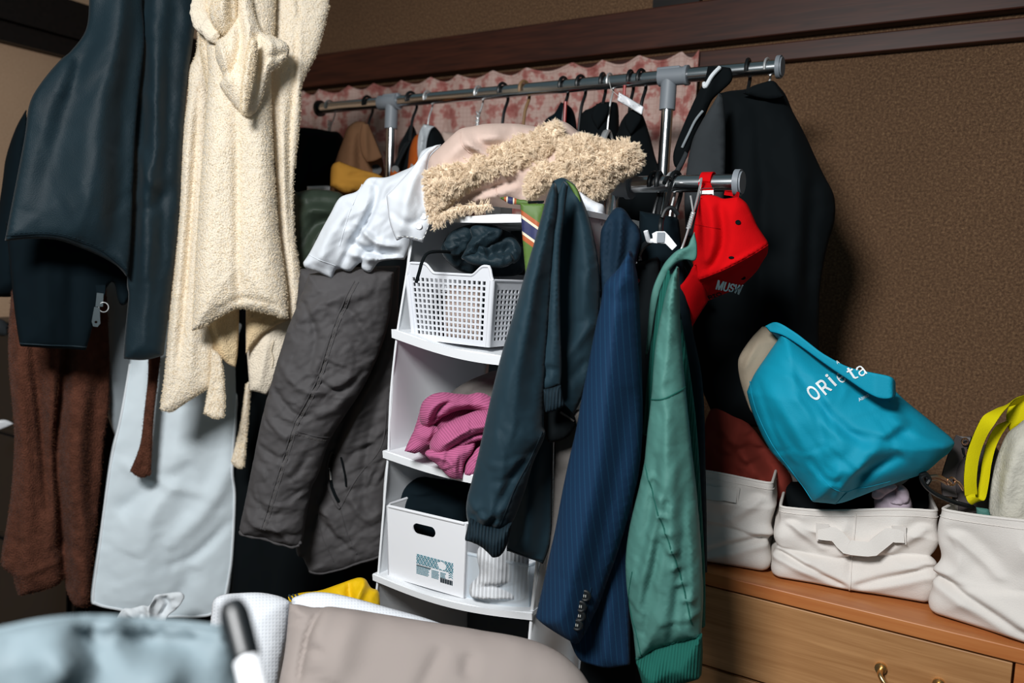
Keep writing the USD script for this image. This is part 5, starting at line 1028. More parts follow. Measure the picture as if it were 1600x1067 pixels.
t = Thing('dark_sleeve', 'crumpled black sleeve end poking from the right cuff of the track jacket', 'sleeve'); t.add('body', q.mesh, 'c_black', True, q.uv); t.add('lining', q.seam([(876, 641), (886, 648), (896, 656)], .0015), 'c_slate'); t.done()
t, s = garment('grey_garment', 'narrow strip of grey garment between track jacket hem and pinstripe blazer', 'jacket', Pl(868, 780, 1.10), [(866, 640, 1), (920, 640, 1), (915, 760), (885, 870), (862, 960, 1), (846, 960, 1), (853, 890), (864, 800)], 'c_slate', T=.01, R=.02, res=.007, strokes=[(.003, -.003, [(858, 745), (875, 738), (890, 728)])], seed=167); t.done()

# ------------------------------------------------------------------ navy pinstripe blazer, the navy garment above it
t, s = garment('navy_jacket', 'plain navy jacket gathered at the shoulder above the pinstripe blazer', 'jacket', Pl(965, 380, 1.07), [(938, 372), (944, 350), (958, 328), (968, 324), (978, 330), (988, 345), (998, 356), (1002, 376), (996, 400), (986, 450), (975, 520), (945, 520), (938, 450)], 'c_blue', T=.02, R=.025, res=.005, strokes=[(.005, -.010, [(960, 332), (955, 380), (950, 430)]), (.005, .010, [(970, 332), (968, 380), (962, 420)]), (.005, -.008, [(984, 350), (978, 395), (970, 430)])], wr=[(.004, .02, .05, 0, True)], seed=171); t.done()
t, s = garment('pinstripe_blazer', 'navy pinstripe blazer with four buttons on its sleeve cuff', 'blazer', Pl(930, 850, 1.035, yaw=-8), [(975, 700, 1), (940, 800), (905, 900), (890, 1000, 1), (905, 1030), (935, 1041), (960, 1042), (985, 1038, 1), (985, 900), (992, 700, 1)], 'c_pinstripe', T=.006, R=.01, res=.006, bulge=.008, strokes=[(.012, -.012, [(950, 820), (935, 920), (925, 1030)]), (.012, .010, [(965, 830), (955, 930), (950, 1035)])], seed=172)
q = Surf(Pl(930, 700, .995, yaw=-8), [(985, 390), (976, 404), (966, 420), (954, 432), (944, 446), (938, 480), (934, 496), (925, 540), (918, 576), (909, 622), (900, 672), (890, 715), (880, 762), (868, 825), (859, 865), (848, 915), (838, 958, 1), (848, 968), (866, 980), (886, 992), (906, 1003, 1), (917, 985), (926, 965), (936, 945), (950, 905), (962, 872), (976, 828), (988, 785), (998, 740), (1003, 690), (1004, 640), (1002, 540), (998, 450), (993, 415)], T=.02, R=.05, res=.0055, bulge=.035,
    strokes=[(.02, .008, [(975, 430), (955, 560), (925, 720), (890, 880)]), (.012, -.010, [(990, 600), (972, 720), (940, 860), (915, 960)]), (.01, -.004, [(950, 450), (972, 470), (990, 450)])], wr=[(.003, .06, .12, 10, False)], seed=173)
t.add('sleeve', q.mesh, 'c_pinstripe', True, q.uv)
for p in ((921, 914), (915, 929), (913, 944), (909, 958)):
    c = q.on([p], .0015)[0]; e = q.pl
    t.add('button', place(cat([trimesh.creation.torus(.0058, .0017, major_sections=28, minor_sections=8), trimesh.creation.cylinder(.0060, .002, sections=28)]), c, e.r, e.u, e.n), 'button_horn' if 'button_horn' in LOOK else 'black_plastic', 30, sub='sleeve', label='dark horn button')
    t.add('button_thread', cat([place(rbox((.0006, .0030, .0010), .0002, (dx, 0, .0015)), c, e.r, e.u, e.n) for dx in (-.0011, .0011)]), 'thread_white', 30, sub='sleeve')
t.add('cuff_slit', q.seam([(929, 905), (922, 940), (914, 985)], .0009), 'c_blue', sub='sleeve'); t.done()

# ------------------------------------------------------------------ green bomber jacket
PG2 = Pl(1050, 700, .975, yaw=-4)
t, s = garment('green_jacket', 'green crinkled nylon bomber jacket on a wire hanger', 'jacket', PG2,
    [(1058, 416, 1), (1046, 440), (1034, 488), (1024, 545), (1018, 620), (1011, 680), (1007, 722), (996, 772), (984, 822), (978, 880), (983, 940), (990, 985), (994, 1028, 1), (1010, 1020), (1030, 1008), (1060, 1000), (1096, 990, 1), (1099, 940), (1098, 900), (1094, 830), (1088, 760), (1081, 700), (1077, 660), (1072, 612), (1066, 550), (1063, 490), (1061, 418, 1)],
    'c_green', T=.015, R=.045, res=.0036, bulge=.03,
    strokes=[(.006, .008, [(1056, 430), (1045, 540), (1035, 620)]), (.006, -.008, [(1050, 480), (1042, 560), (1045, 610)]), (.008, .008, [(1050, 640), (1040, 760), (1010, 880), (1000, 960)]), (.006, -.009, [(1030, 700), (1020, 800), (1000, 880)]), (.005, -.008, [(1040, 780), (1030, 860), (1008, 940)]), (.006, .009, [(1060, 700), (1056, 800), (1062, 900)]), (.005, -.007, [(1068, 820), (1060, 920), (1050, 990)]), (.005, .007, [(1080, 780), (1085, 880), (1080, 970)]), (.004, -.005, [(1012, 990), (1016, 950), (1030, 900)])]
    + [(.0034, .0055, [(1016 + i * 7.6, 742 + i * 26), (1024 + i * 7.6, 736 + i * 26), (1034 + i * 7.6, 742 + i * 26)]) for i in range(9)] + creases(16, 40, (990, 660, 1095, 1000), 75, 30, (20, 60), .007, .0018) + creases(17, 20, (1015, 440, 1070, 660), 85, 15, (30, 80), .007, .0012), wr=[(.0025, .02, .06, 5, True), (.0020, .007, .03, 6, True)], seed=181)
t.add('seam', cat([s.seam([(1019, 622), (1044, 616), (1071, 604)], .0010), s.seam([(1010, 722), (1024, 760), (1042, 806), (1058, 850), (1072, 905), (1084, 960)], .0009), s.seam([(993, 880), (986, 930), (1000, 985), (1006, 1012)], .0008)]), 'c_green_knit')
t.add('hem_stitch', s.stitches([(996, 1020), (1012, 1012), (1032, 1000), (1060, 992), (1094, 982)]), 'c_green_knit')
cf = Surf(Pl(1045, 1030, .985, yaw=-4), [(993, 1027, 1), (1012, 1016), (1032, 1005), (1060, 998), (1097, 988, 1), (1098, 1020), (1096, 1056, 1), (1070, 1064), (1040, 1070), (1006, 1072, 1), (1000, 1050)], T=.015, R=.03, res=.005, bulge=.02, strokes=[(.012, .008, [(1020, 1015), (1025, 1065)]), (.012, -.008, [(1050, 1005), (1052, 1060)])], seed=182)
t.add('knit_cuff', cf.mesh, 'c_green_knit', True, cf.uv, label='dark green knitted cuff')
q = Surf(Pl(1050, 420, 1.005), [(1085, 362, 1), (1079, 374), (1074, 385), (1060, 390), (1048, 400), (1036, 415), (1022, 445), (1016, 470), (1012, 510), (1008, 560, 1), (1016, 540), (1022, 500), (1030, 460), (1042, 430), (1056, 412), (1070, 406), (1084, 408), (1089, 400), (1089, 380, 1)], T=.0018, R=.003, res=.0034, strokes=[(.004, .005, [(1080, 385), (1060, 398), (1038, 425)])], wr=[(.001, .02, .02, 0, True)], seed=183)
t.add('collar', q.mesh, 'c_green', True, q.uv)
q = Surf(Pl(1040, 560, 1.01), [(1044, 420, 1), (1030, 460), (1022, 510), (1014, 560), (1004, 680, 1), (1040, 680, 1), (1046, 560), (1058, 440, 1)], T=.006, R=.01, res=.006, seed=184); t.add('inner_front', q.mesh, 'c_green_knit', True, q.uv)
q = Surf(Pl(1082, 600, 1.045), [(1060, 470, 1), (1075, 560), (1088, 660), (1096, 780), (1102, 900), (1102, 980, 1), (1080, 980, 1), (1060, 700)], T=.012, R=.02, res=.006, wr=[(.003, .02, .08, 0, True)], seed=185); t.add('back', q.mesh, 'c_green_knit', True, q.uv); t.done()
q = Surf(Pl(960, 600, 1.13), [(940, 430, 1), (1030, 400, 1), (1040, 620), (1020, 900), (1000, 1100, 1), (900, 1100, 1), (930, 800)], T=.015, R=.02, res=.01, wr=[(.006, .03, .2, 0, True)], seed=186)
t = Thing('black_backing', 'black jacket hanging in the gap behind the blazer and green jacket', 'jacket'); t.add('body', q.mesh, 'c_black', True, q.uv); t.done()

# ------------------------------------------------------------------ red cap
PCp = Pl(1145, 400, 1.085, yaw=0, tilt=6)
crease = lambda x: 433 - (x - 1094) * (53 / 106.)
def cap_base(px, py):
    dz = np.clip(py - crease(px), 0, 200)
    return -.00112 * dz + .012 * np.exp(-((px - 1150) / 50) ** 2)
t, s = garment('red_cap', 'red baseball cap hung by its strap on the lower rail', 'cap', PCp,
    [(1095, 306, 1), (1106, 304), (1119, 306), (1130, 310), (1142, 309), (1153, 307, 1), (1166, 317), (1175, 334), (1183, 352), (1192, 366), (1200, 378, 1), (1200, 396), (1192, 412), (1183, 428), (1168, 444), (1152, 457), (1130, 466), (1112, 474), (1099, 479, 1), (1090, 455), (1085, 430), (1082, 400), (1082, 373), (1087, 340)],
    'c_red', T=.014, R=.030, Tb=.03, res=.0035, bulge=.012, base=cap_base,
    strokes=[(.007, -.012, [(1124, 318), (1130, 350), (1130, 380), (1120, 405), (1106, 425)]), (.008, .008, [(1110, 320), (1114, 370), (1106, 410)]), (.004, .006, [(1092, 434), (1120, 422), (1160, 402), (1201, 381)]), (.003, -.003, [(1098, 440), (1125, 428), (1165, 408), (1200, 389)])], wr=[(.0014, .03, .03, 0, False)], seed=191)
t.add('edge_binding', s.seam([(1096, 309), (1108, 307), (1120, 310), (1131, 313), (1143, 312), (1153, 310)], .0012), 'c_red'); t.add('panel_seam', cat([s.seam([(1094, 434), (1120, 423), (1160, 403), (1199, 382)], .0010), s.seam([(1086, 350), (1110, 353), (1126, 356)], .0006), s.seam([(1098, 440), (1096, 460), (1100, 476)], .0008)]), 'c_red_brim')
for p, fl_ in (((1153, 346), .9), ((1143, 399), .5), ((1161, 436), .7)):
    c = s.on([p], .0006)[0]; m = cat([trimesh.creation.torus(.0028, .0008, major_sections=20, minor_sections=8), trimesh.creation.cylinder(.0028, .0008, sections=20)])
    v = A(m.vertices); v[:, 1] *= fl_; t.add('eyelet', place(trimesh.Trimesh(v, m.faces, process=False), c, s.pl.r, s.pl.u, s.pl.n), 'c_black', 30, label='dark stitched eyelet')
txt = cat([s.text('MUSW', (1117 + dx_, 452 + dx_ * .4), (1157 + dx_, 467 + dx_ * .4), .0145, .0018, True, shear=-.12, off=.0012) for dx_ in (-.4, .4)]); t.add('lettering', txt, 'print_white', False, label='raised white lettering')
txt = s.text('EVE', (1108, 477), (1128, 469), .006, .0012, True, off=.001) if False else s.text('RIO', (1106, 474), (1128, 467), .007, .0012, True, off=.0005); t.add('lettering', txt, 'c_black', False, label='small dark lettering at the lower edge')
br = Surf(Pl(1080, 440, 1.105, yaw=10, tilt=38), [(1086, 410, 1), (1078, 422), (1068, 436), (1059, 450), (1058, 480), (1060, 505), (1061, 522, 1), (1066, 527), (1071, 525, 1), (1082, 504), (1094, 486), (1106, 470, 1), (1100, 440)], T=.003, R=.004, res=.004, strokes=[(.02, .010, [(1084, 420), (1076, 470), (1068, 520)])], seed=192)
t.add('brim', br.mesh, 'c_red_brim', True, br.uv)
sx = XLo(1106); e = A([0, 1.0, 0]); R2 = pr + .0025
pts = [at(1104, 308, d=1.088), at(1105, 300, d=1.095)] + [A([sx, LY - R2 * math.cos(q_), LZ + R2 * math.sin(q_)]) for q_ in np.linspace(-.2, 3.3, 12)]
pth = spline(pts, 4); 
def ribbon(path, w, th, side):
    path = A(path); side = A(side, float); side /= np.linalg.norm(side); tn = np.gradient(path, axis=0); tn /= np.linalg.norm(tn, axis=1, keepdims=True); S_ = side - tn * (tn @ side)[:, None]; S_ /= np.linalg.norm(S_, axis=1, keepdims=True); nn = np.cross(tn, S_)
    wq = np.broadcast_to(A(w, float), (len(path),))[:, None] / 2; v = np.stack([path - S_ * wq + nn * th / 2, path + S_ * wq + nn * th / 2, path + S_ * wq - nn * th / 2, path - S_ * wq - nn * th / 2], 1).reshape(-1, 3); f = []
    for i in range(len(path) - 1):
        for j in range(4): a, b = i * 4 + j, i * 4 + (j + 1) % 4; f += [[a, b, b + 4], [a, b + 4, a + 4]]
    n = (len(path) - 1) * 4; f += [[0, 2, 1], [0, 3, 2], [n, n + 1, n + 2], [n, n + 2, n + 3]]
    m = trimesh.Trimesh(v, f, process=False)
    if m.volume < 0: m.invert()
    return m
t.add('strap', ribbon(pth, .0165, .0016, A([1.0, -.0, 0])), 'c_red', 30); t.add('strap', ribbon(spline([at(1132, 300, d=1.125), at(1146, 302, d=1.12), at(1154, 306, d=1.10)], 4), .009, .0016, UP), 'c_red_brim', 30)
b0_ = [at(x, y, d=1.0835) for x, y in ((1096, 295), (1115, 294), (1114, 304), (1095, 304))]; t.add('buckle', tube(b0_, .0010, 6, closed=True), 'chrome', sub='strap'); t.add('buckle_bar', slab([(1095.5, 299), (1114, 298), (1114, 304), (1095, 304)], .0012, 1.087), 'steel_wire', 30, sub='strap'); t.done()

# ------------------------------------------------------------------ canvas baskets on the chest
def canvas_basket(label, o, yaw, W_, D_, H_, seed, handle=True, pinch=(.011, .45), lean=(0, 0), rise=0.0, patch_u=(.30, .78), droop=1.0, hz=.73):
    """A soft square basket: rounded-square rings from the base to the rim, slumped in the middle, with an inside, a rim hem, a seam and a strap handle."""
    ca, sa = math.cos(yaw), math.sin(yaw); EX, EY = A([ca, sa, 0]), A([-sa, ca, 0])
    n, m = 300, 64; g = shapely.box(.011, .011, W_ - .011, D_ - .011).buffer(.011); L = g.exterior.length
    ring = A([g.exterior.interpolate(q).coords[0] for q in np.linspace(0, L, n, endpoint=False)]); nx = np.array([g.exterior.interpolate(q + 1e-4).coords[0] for q in np.linspace(0, L, n, endpoint=False)]) - ring
    nx /= np.linalg.norm(nx, axis=1, keepdims=True); out = np.stack([nx[:, 1], -nx[:, 0]], 1)
    if ((ring - [W_ / 2, D_ / 2]) * out).sum() < 0: out = -out
    V = []; w = np.r_[np.linspace(0, 1, m) ** .9]
    def pos(i_w, inset=0):
        q3 = np.stack([ring[:, 0] / .07, ring[:, 1] / .07, np.full(n, i_w * 2.2)], 1)
        nz = meshkit.fbm(q3, 3, seed) - .5; cr = 1 - 2 * np.abs(2 * meshkit.noise(q3 * [1.1, 1.1, 1.6] + 9, seed + 3) - 1)
        ph = pinch[1] + .06 * np.sin(ring[:, 0] / W_ * 5 + seed) ; bulge = .006 * np.sin(math.pi * np.clip(i_w / .42, 0, 1)) + .002 * np.sin(math.pi * np.clip((i_w - .45) / .5, 0, 1))
        off = bulge - pinch[0] * np.exp(-np.abs(i_w - ph) / .06) + .009 * nz * math.sin(math.pi * min(i_w * 1.02, 1)) + .0050 * cr * min(1, 4 * (1 - i_w)) * min(1, 5 * i_w) - .012 * max(0, 1 - i_w / .06) ** 2 - inset
        fr_ = np.clip(1 - ring[:, 1] / .02, 0, 1); u_ = ring[:, 0] / W_                   # slanting creases on the front, from the waist to the foot
        for a_, b_, sgn in (((.03, .38), (.44, .10), 1), ((.97, .40), (.56, .12), 1), ((.10, .78), (.30, .50), -.6), ((.92, .80), (.74, .52), -.6)):
            dx_, dw_ = b_[0] - a_[0], b_[1] - a_[1]; t_ = np.clip(((u_ - a_[0]) * dx_ + (i_w - a_[1]) * dw_) / (dx_ ** 2 + dw_ ** 2), 0, 1)
            ex_, ew_ = u_ - a_[0] - t_ * dx_, i_w - a_[1] - t_ * dw_; dd_ = np.hypot(ex_, ew_); off = off + fr_ * sgn * .0075 * (np.exp(-((dd_ - .05) / .06) ** 2) - 1.1 * np.exp(-(dd_ / .042) ** 2)) * (1 - .5 * t_)
        off = off - fr_ * .004 * np.exp(-((u_ - .5) / .03) ** 2) * math.exp(-((i_w - .4) / .25) ** 2)
        r2 = ring + out * off[:, None] + A(lean) * i_w
        z = H_ * i_w + .003 * np.sin(ring[:, 0] / W_ * 6 + seed) * i_w + rise * i_w * ring[:, 0] / W_
        return np.c_[r2, z]
    outer = [pos(q) for q in w]; inner = [pos(q, .0035) for q in w[::-1][:40]]
    P = np.vstack(outer + inner); nr = len(outer) + len(inner); f = []
    for k in range(nr - 1):
        a = k * n + np.arange(n); b = k * n + (np.arange(n) + 1) % n; f.append(np.stack([a, b, b + n], 1)); f.append(np.stack([a, b + n, a + n], 1))
    c0, c1 = len(P), len(P) + 1; P = np.vstack([P, outer[0].mean(0), inner[-1].mean(0)]); a = np.arange(n); b = (a + 1) % n
    f += [np.stack([np.full(n, c0), b, a], 1), np.stack([np.full(n, c1), (nr - 1) * n + a, (nr - 1) * n + b], 1)]
    wld = lambda p: o + A(p)[:, :1] * EX + A(p)[:, 1:2] * EY + A(p)[:, 2:3] * A([0, 0, 1])
    t = Thing('canvas_basket', label, 'basket', 'white canvas baskets on the chest'); m_ = trimesh.Trimesh(wld(P), np.vstack(f), process=False); 
    if m_.volume < 0: m_.invert()
    t.add('body', m_, 'c_canvas', True)
    t.add('rim_hem', tube(wld(pos(.995, .0015)), .0023, 8, closed=True), 'c_canvas'); t.add('hem_stitch', tube(wld(pos(.93, -.0006)), .0005, 4, closed=True), 'c_canvas')
    def front(u, q, off=0):
        i = int(np.argmin(np.hypot(ring[:, 0] - u * W_, ring[:, 1]))); return pos(q)[i] + A([0, -off, 0])
    t.add('seam', tube(wld([front(.5, q, .0002) for q in np.linspace(.03, .97, 40)]), .0013, 6), 'c_canvas')
    if handle:
        a, b = patch_u
        for u in (a, b): t.add('handle_tab', ribbon(wld([front(u - .045, hz, .002), front(u, hz, .002), front(u + .045, hz, .002)]), .026, .002, (0, 0, 1)), 'c_canvas', 30)
        us = np.linspace(a - .03, b + .03, 18); dr = lambda x: (lambda q: q * q * (3 - 2 * q))(np.clip((np.minimum(x, 1 - x) - .16) / .22, 0, 1))
        t.add('handle', ribbon(wld([front(u, hz - .15 * droop * dr(x), .003 + .010 * droop * dr(x) + .0015 * math.sin(9 * x)) for u, x in zip(us, np.linspace(0, 1, 18))]), .021, .0028, (0, .35, 1)), 'c_canvas', 30)
    t.done(); return EX, EY

zt = top + .0005
bl, br = at(1208, 905, z=zt), at(1452, 948, z=zt)
yw = math.atan2(br[1] - bl[1], br[0] - bl[0]); W2_ = np.linalg.norm((br - bl)[:2]); H2_ = at(1200, 790, y=bl[1])[2] - zt
canvas_basket('middle white canvas basket with drooping strap handle, under the turquoise bag', A([bl[0], bl[1] + .003, zt]), yw, W2_, .26, H2_, 3, rise=.026)
b1 = at(1196, 898, z=zt); W1 = .225
H1 = at(1222, 756, y=b1[1])[2] - zt
canvas_basket('left white canvas basket beside the green jacket, holding rust red cloth', A([b1[0] - W1 * math.cos(yw), b1[1] - W1 * math.sin(yw) + .003, zt]), yw, W1, .26, H1, 11, droop=.12, hz=.80, patch_u=(.40, .74), pinch=(.007, .38))
b3 = at(1452, 962, z=zt); H3 = at(1462, 792, y=b3[1])[2] - zt
yw3 = math.atan2(*(at(1600, 1013, z=zt) - b3)[1::-1]); yw3 = max(min(yw3, .25), -.25)
canvas_basket('right white canvas basket holding handbag and yellow-handled bag', A([b3[0], b3[1] + .003, zt]), yw3, .26, .26, H3, 23, rise=.018, patch_u=(.52, .92), droop=.35, hz=.70, pinch=(.006, .42))

# contents
def dd(px, py, y): return (at(px, py, y=y) - EYE) @ VIEW
q = Surf(Pl(1170, 710, dd(1170, 710, b1[1] + .10)), [(1110, 640), (1135, 636), (1158, 650), (1180, 672), (1200, 700), (1222, 725), (1238, 750), (1225, 790), (1160, 790), (1105, 770), (1095, 700)], T=.045, Tb=.05, R=.06, res=.005, strokes=[(.008, -.016, [(1150, 690), (1185, 700), (1215, 730)]), (.01, .014, [(1125, 660), (1160, 690), (1180, 740)]), (.006, -.012, [(1165, 720), (1190, 715), (1220, 745)]), (.006, .01, [(1175, 715), (1190, 735), (1200, 755)])] + creases(19, 26, (1120, 650, 1230, 750), 40, 40, (25, 60), .009, .003), wr=[(.005, .04, .04, 20, True)], seed=201)
t = Thing('rust_cloth', 'rust red cloth spilling from the left canvas basket', 'cloth'); t.add('body', q.mesh, 'c_rust', True, q.uv); t.done()
q = Surf(Pl(1300, 775, dd(1300, 775, bl[1] + .13)), [(1225, 760), (1260, 752), (1330, 755), (1400, 760), (1440, 735), (1450, 790), (1400, 830), (1250, 830)], T=.04, R=.05, res=.007, wr=[(.006, .03, .03, 0, True)], seed=202)
t = Thing('dark_clothes', 'dark clothes inside the middle canvas basket', 'clothes'); t.add('body', q.mesh, 'c_black', True, q.uv); t.done()
t = Thing('lilac_cloth', 'pale lilac knit tucked in the right of the middle canvas basket', 'cloth')
dl = dd(1395, 768, bl[1] + .05)
fold('body', [(1366, 790), (1368, 770), (1380, 760), (1400, 762), (1420, 772), (1424, 800), (1400, 812), (1372, 808)], dl + .02, 203, 'c_lilac', T=.018)
fold('fold', [(1362, 776), (1366, 760), (1376, 750), (1386, 748), (1398, 756), (1402, 762), (1388, 770), (1374, 780)], dl, 204, 'c_lilac', T=.010, R=.012)
fold('fold', [(1398, 774), (1402, 758), (1412, 758), (1420, 768), (1420, 784), (1406, 788), (1390, 784)], dl - .004, 205, 'c_lilac', T=.010, R=.012)
t.done()

# ------------------------------------------------------------------ turquoise tote bag
PT = Pl(1320, 660, dd(1320, 700, bl[1] + .02), yaw=4, tilt=-4)
t, s = garment('tote_bag', 'turquoise nonwoven tote bag with white lettering lying on the canvas baskets', 'bag', PT,
    [(1200, 514, 1), (1214, 508), (1240, 524), (1280, 552), (1318, 572), (1360, 592), (1392, 606), (1417, 628), (1467, 668), (1486, 684), (1489, 692), (1480, 706), (1467, 716), (1440, 738), (1400, 752), (1368, 763), (1324, 781), (1302, 785), (1268, 781, 1), (1254, 760), (1226, 728), (1198, 694), (1176, 645), (1167, 612, 1), (1178, 586), (1198, 556), (1216, 530, 1)],
    'c_teal', T=.05, Tb=.05, R=.10, res=.0042, bulge=.05,
    strokes=[(.006, -.006, [(1240, 600), (1270, 640), (1285, 680)]), (.012, .014, [(1265, 778), (1300, 730), (1330, 712), (1400, 640)]), (.008, -.012, [(1330, 775), (1345, 730), (1400, 700)]), (.006, .008, [(1300, 785), (1310, 745), (1345, 705)]), (.008, -.010, [(1230, 560), (1290, 640), (1350, 680), (1420, 660)]), (.01, .008, [(1200, 600), (1240, 660), (1280, 740)]), (.006, -.008, [(1260, 700), (1285, 735), (1310, 735)]), (.006, .006, [(1380, 640), (1420, 670), (1470, 690)]), (.004, -.004, [(1185, 590), (1215, 680), (1250, 740)])] + creases(18, 26, (1190, 560, 1450, 760), 40, 45, (40, 110), .012, .0022),
    wr=[(.005, .08, .08, 30, True)], seed=211)
q = Surf(Pl(1185, 560, dd(1185, 560, bl[1] + .02), yaw=-12), [(1153, 570), (1157, 553), (1174, 528), (1191, 510, 1), (1208, 512), (1228, 530, 1), (1212, 560), (1192, 600), (1182, 650, 1), (1172, 640), (1158, 600)], T=.02, Tb=.05, R=.03, res=.004, strokes=[(.005, .005, [(1190, 530), (1165, 580)])], seed=212)
t.add('side_panel', q.mesh, 'c_sand', True, q.uv, label='sand coloured side panel')
y1 = lambda x, y, k: s.on([(x, y)], k)[0]
hb = lambda x, y: .030 + .075 * np.clip((x - 1205) / 150, 0, 1) - .05 * np.clip((x - 1378) / 14, 0, 1) ** 2
ret = Surf(PT, [(1391, 600, 1), (1392, 614), (1384, 623), (1364, 628), (1340, 620), (1318, 604), (1296, 588), (1300, 580), (1330, 600), (1356, 612), (1378, 610)], T=.0012, R=.002, res=.0035, base=lambda x, y: .055 + 0 * x, seed=213)
t.add('handle', ret.mesh, 'c_teal', True, ret.uv)
hs_ = Surf(PT, [(1196, 510, 1), (1214, 504), (1241, 519), (1262, 535), (1280, 549), (1300, 561), (1318, 570), (1336, 575), (1357, 579), (1378, 584), (1390, 594, 1), (1391, 604), (1384, 613), (1370, 616), (1356, 613), (1338, 603), (1318, 589), (1300, 577), (1280, 563), (1250, 541), (1224, 525), (1204, 519, 1)], T=.0012, R=.002, res=.0035, base=hb, seed=214)
t.add('handle', hs_.mesh, 'c_teal', True, hs_.uv)
t.add('seam', cat([s.seam([(1172, 596), (1184, 640), (1208, 690), (1240, 735), (1268, 776)], .0009), s.seam([(1303, 782), (1311, 768), (1320, 757)], .0010), s.seam([(1320, 757), (1300, 750), (1286, 739), (1275, 727)], .0007), s.seam([(1320, 757), (1348, 752), (1385, 744)], .0007)]), 'c_teal')
ls = [('O', (1269, 622), (1281, 613), .020, True), ('R', (1284, 613), (1296, 604), .020, True), ('i', (1299, 601), (1304, 597), .019, True), ('e', (1309, 597), (1319, 591), .019, False)]
t.add('lettering', cat([s.text(c, a, b, h, .0006, bo, .0008) for c, a, b, h, bo in ls]), 'print_white', False, label='white printed lettering')
t.add('lettering', cat([hs_.text('t', (1324, 590), (1333, 585), .019, .0006, False, .0008), hs_.text('a', (1335, 585), (1345, 579), .018, .0006, False, .0008)]), 'print_white', False, sub='handle', label='white printed lettering')
t.add('small_print', cat([s.text('Almo', (1336, 622), (1352, 615), .0045, .0004, False, .0008)]), 'print_white', False, label='small white print'); t.add('small_print', hs_.text('A', (1303, 567), (1307, 565), .005, .0004, False, .0008), 'print_white', False, sub='handle'); t.done()

# ------------------------------------------------------------------ handbag and yellow-handled bag in the right basket
y3 = b3[1]
q = Surf(Pl(1520, 750, dd(1520, 750, y3 + .09)), [(1488, 790), (1490, 745), (1500, 722), (1520, 704), (1545, 694), (1562, 706), (1570, 740), (1570, 800), (1560, 850), (1495, 850)], T=.03, Tb=.03, R=.03, res=.005, strokes=[(.004, -.006, [(1500, 735), (1530, 712), (1555, 705)]), (.004, .005, [(1495, 750), (1530, 730), (1560, 725)])], wr=[(.003, .03, .03, 0, True)], seed=221)
t = Thing('handbag', 'dark grey-brown leather handbag with rose gold clasps in the right basket', 'handbag'); t.add('body', q.mesh, 'c_leather', True, q.uv)
d3 = dd(1470, 750, y3 + .02); at3 = lambda x, y, k=0: at(x, y, d=d3 + k)
t.add('shoulder_strap', ribbon(spline([at3(1484, 776, .03), at3(1482, 750, .04), at3(1492, 715, .05), at3(1502, 690, .06), at3(1506, 684, .07), at3(1512, 700, .10)], 6), .020, .003, RIGHT), 'c_leather', 30)
t.add('thin_strap', tube(spline([at3(1447, 742), at3(1440, 746), at3(1445, 758), at3(1462, 772, .0), at3(1490, 784, .0), at3(1520, 792, .01)], 6), .0032, 8), 'black_plastic'); t.add('strap_loop', tube(spline([at3(1437, 742), at3(1445, 740), at3(1452, 748), at3(1448, 756)], 6), .0035, 8), 'black_plastic')
ck = lambda a, b, r=.0016: tube(spline([at3(*a), at3((a[0] + b[0]) / 2, (a[1] + b[1]) / 2 - 4), at3(*b)], 6), r, 8)
t.add('clasp', cat([ck((1452, 745), (1482, 752), .0028), ck((1454, 751), (1480, 757), .0016), tube([at3(1487 + 6 * math.cos(a), 752 + 6 * math.sin(a), -.002) for a in np.linspace(0, 2 * math.pi, 20, endpoint=False)], .0014, 6, closed=True), cyl(at3(1478, 748), at3(1486, 756), .0024, 10), ck((1490, 750), (1506, 766), .0022)]), 'rose_gold', label='rose gold clasp')
t.add('ring', tube([at3(1508 + 5 * math.cos(a), 690 + 5 * math.sin(a), .05) for a in np.linspace(0, 2 * math.pi, 18, endpoint=False)], .0014, 6, closed=True), 'rose_gold'); t.add('cord', tube(spline([at3(1504, 700, .05), at3(1510, 730, .05), at3(1516, 770, .04)], 6), .002, 6), 'black_plastic'); t.done()
q = Surf(Pl(1580, 740, dd(1580, 740, y3 + .06), yaw=-6), [(1545, 800), (1548, 760), (1558, 715), (1572, 680), (1590, 664), (1612, 650), (1660, 650, 1), (1660, 860, 1), (1545, 860)], T=.02, Tb=.03, R=.03, res=.005, bulge=.02, strokes=[(.006, -.012, [(1580, 672), (1566, 730), (1560, 790)]), (.01, .010, [(1598, 680), (1580, 750), (1575, 800)])], wr=[(.005, .03, .06, -20, True)], seed=231)
t = Thing('mesh_bag', 'silvery white bag with yellow webbing handles at the right edge', 'bag'); t.add('body', q.mesh, 'c_mesh', True, q.uv)
d4 = dd(1540, 740, y3 + .02); a4 = lambda x, y, k=0: at(x, y, d=d4 + k)
t.add('handle', ribbon(spline([a4(1517, 774, .002), a4(1516, 745), a4(1522, 705), a4(1541, 662), a4(1568, 636, .01), a4(1596, 624, .02), a4(1630, 618, .04)], 8), [.017] * 49, .002, RIGHT * .9 + UP * .5), 'c_strap', True)
t.add('handle', ribbon(spline([a4(1516, 772, .002), a4(1518, 780, .0), a4(1526, 783, .004), a4(1533, 774, .010), a4(1538, 750, .014), a4(1542, 722, .018), a4(1550, 692, .024), a4(1564, 668, .032), a4(1584, 655, .045), a4(1604, 652, .055)], 8), [.012] * 73, .002, RIGHT * .9 + UP * .35), 'c_strap', True)
q = Surf(Pl(1592, 645, d4 + .03), [(1572, 650), (1582, 626), (1604, 616), (1640, 612, 1), (1640, 655, 1), (1600, 662), (1578, 676, 1)], T=.004, R=.005, res=.005, seed=232); t.add('yellow_band', q.mesh, 'c_strap', True, q.uv); t.done()
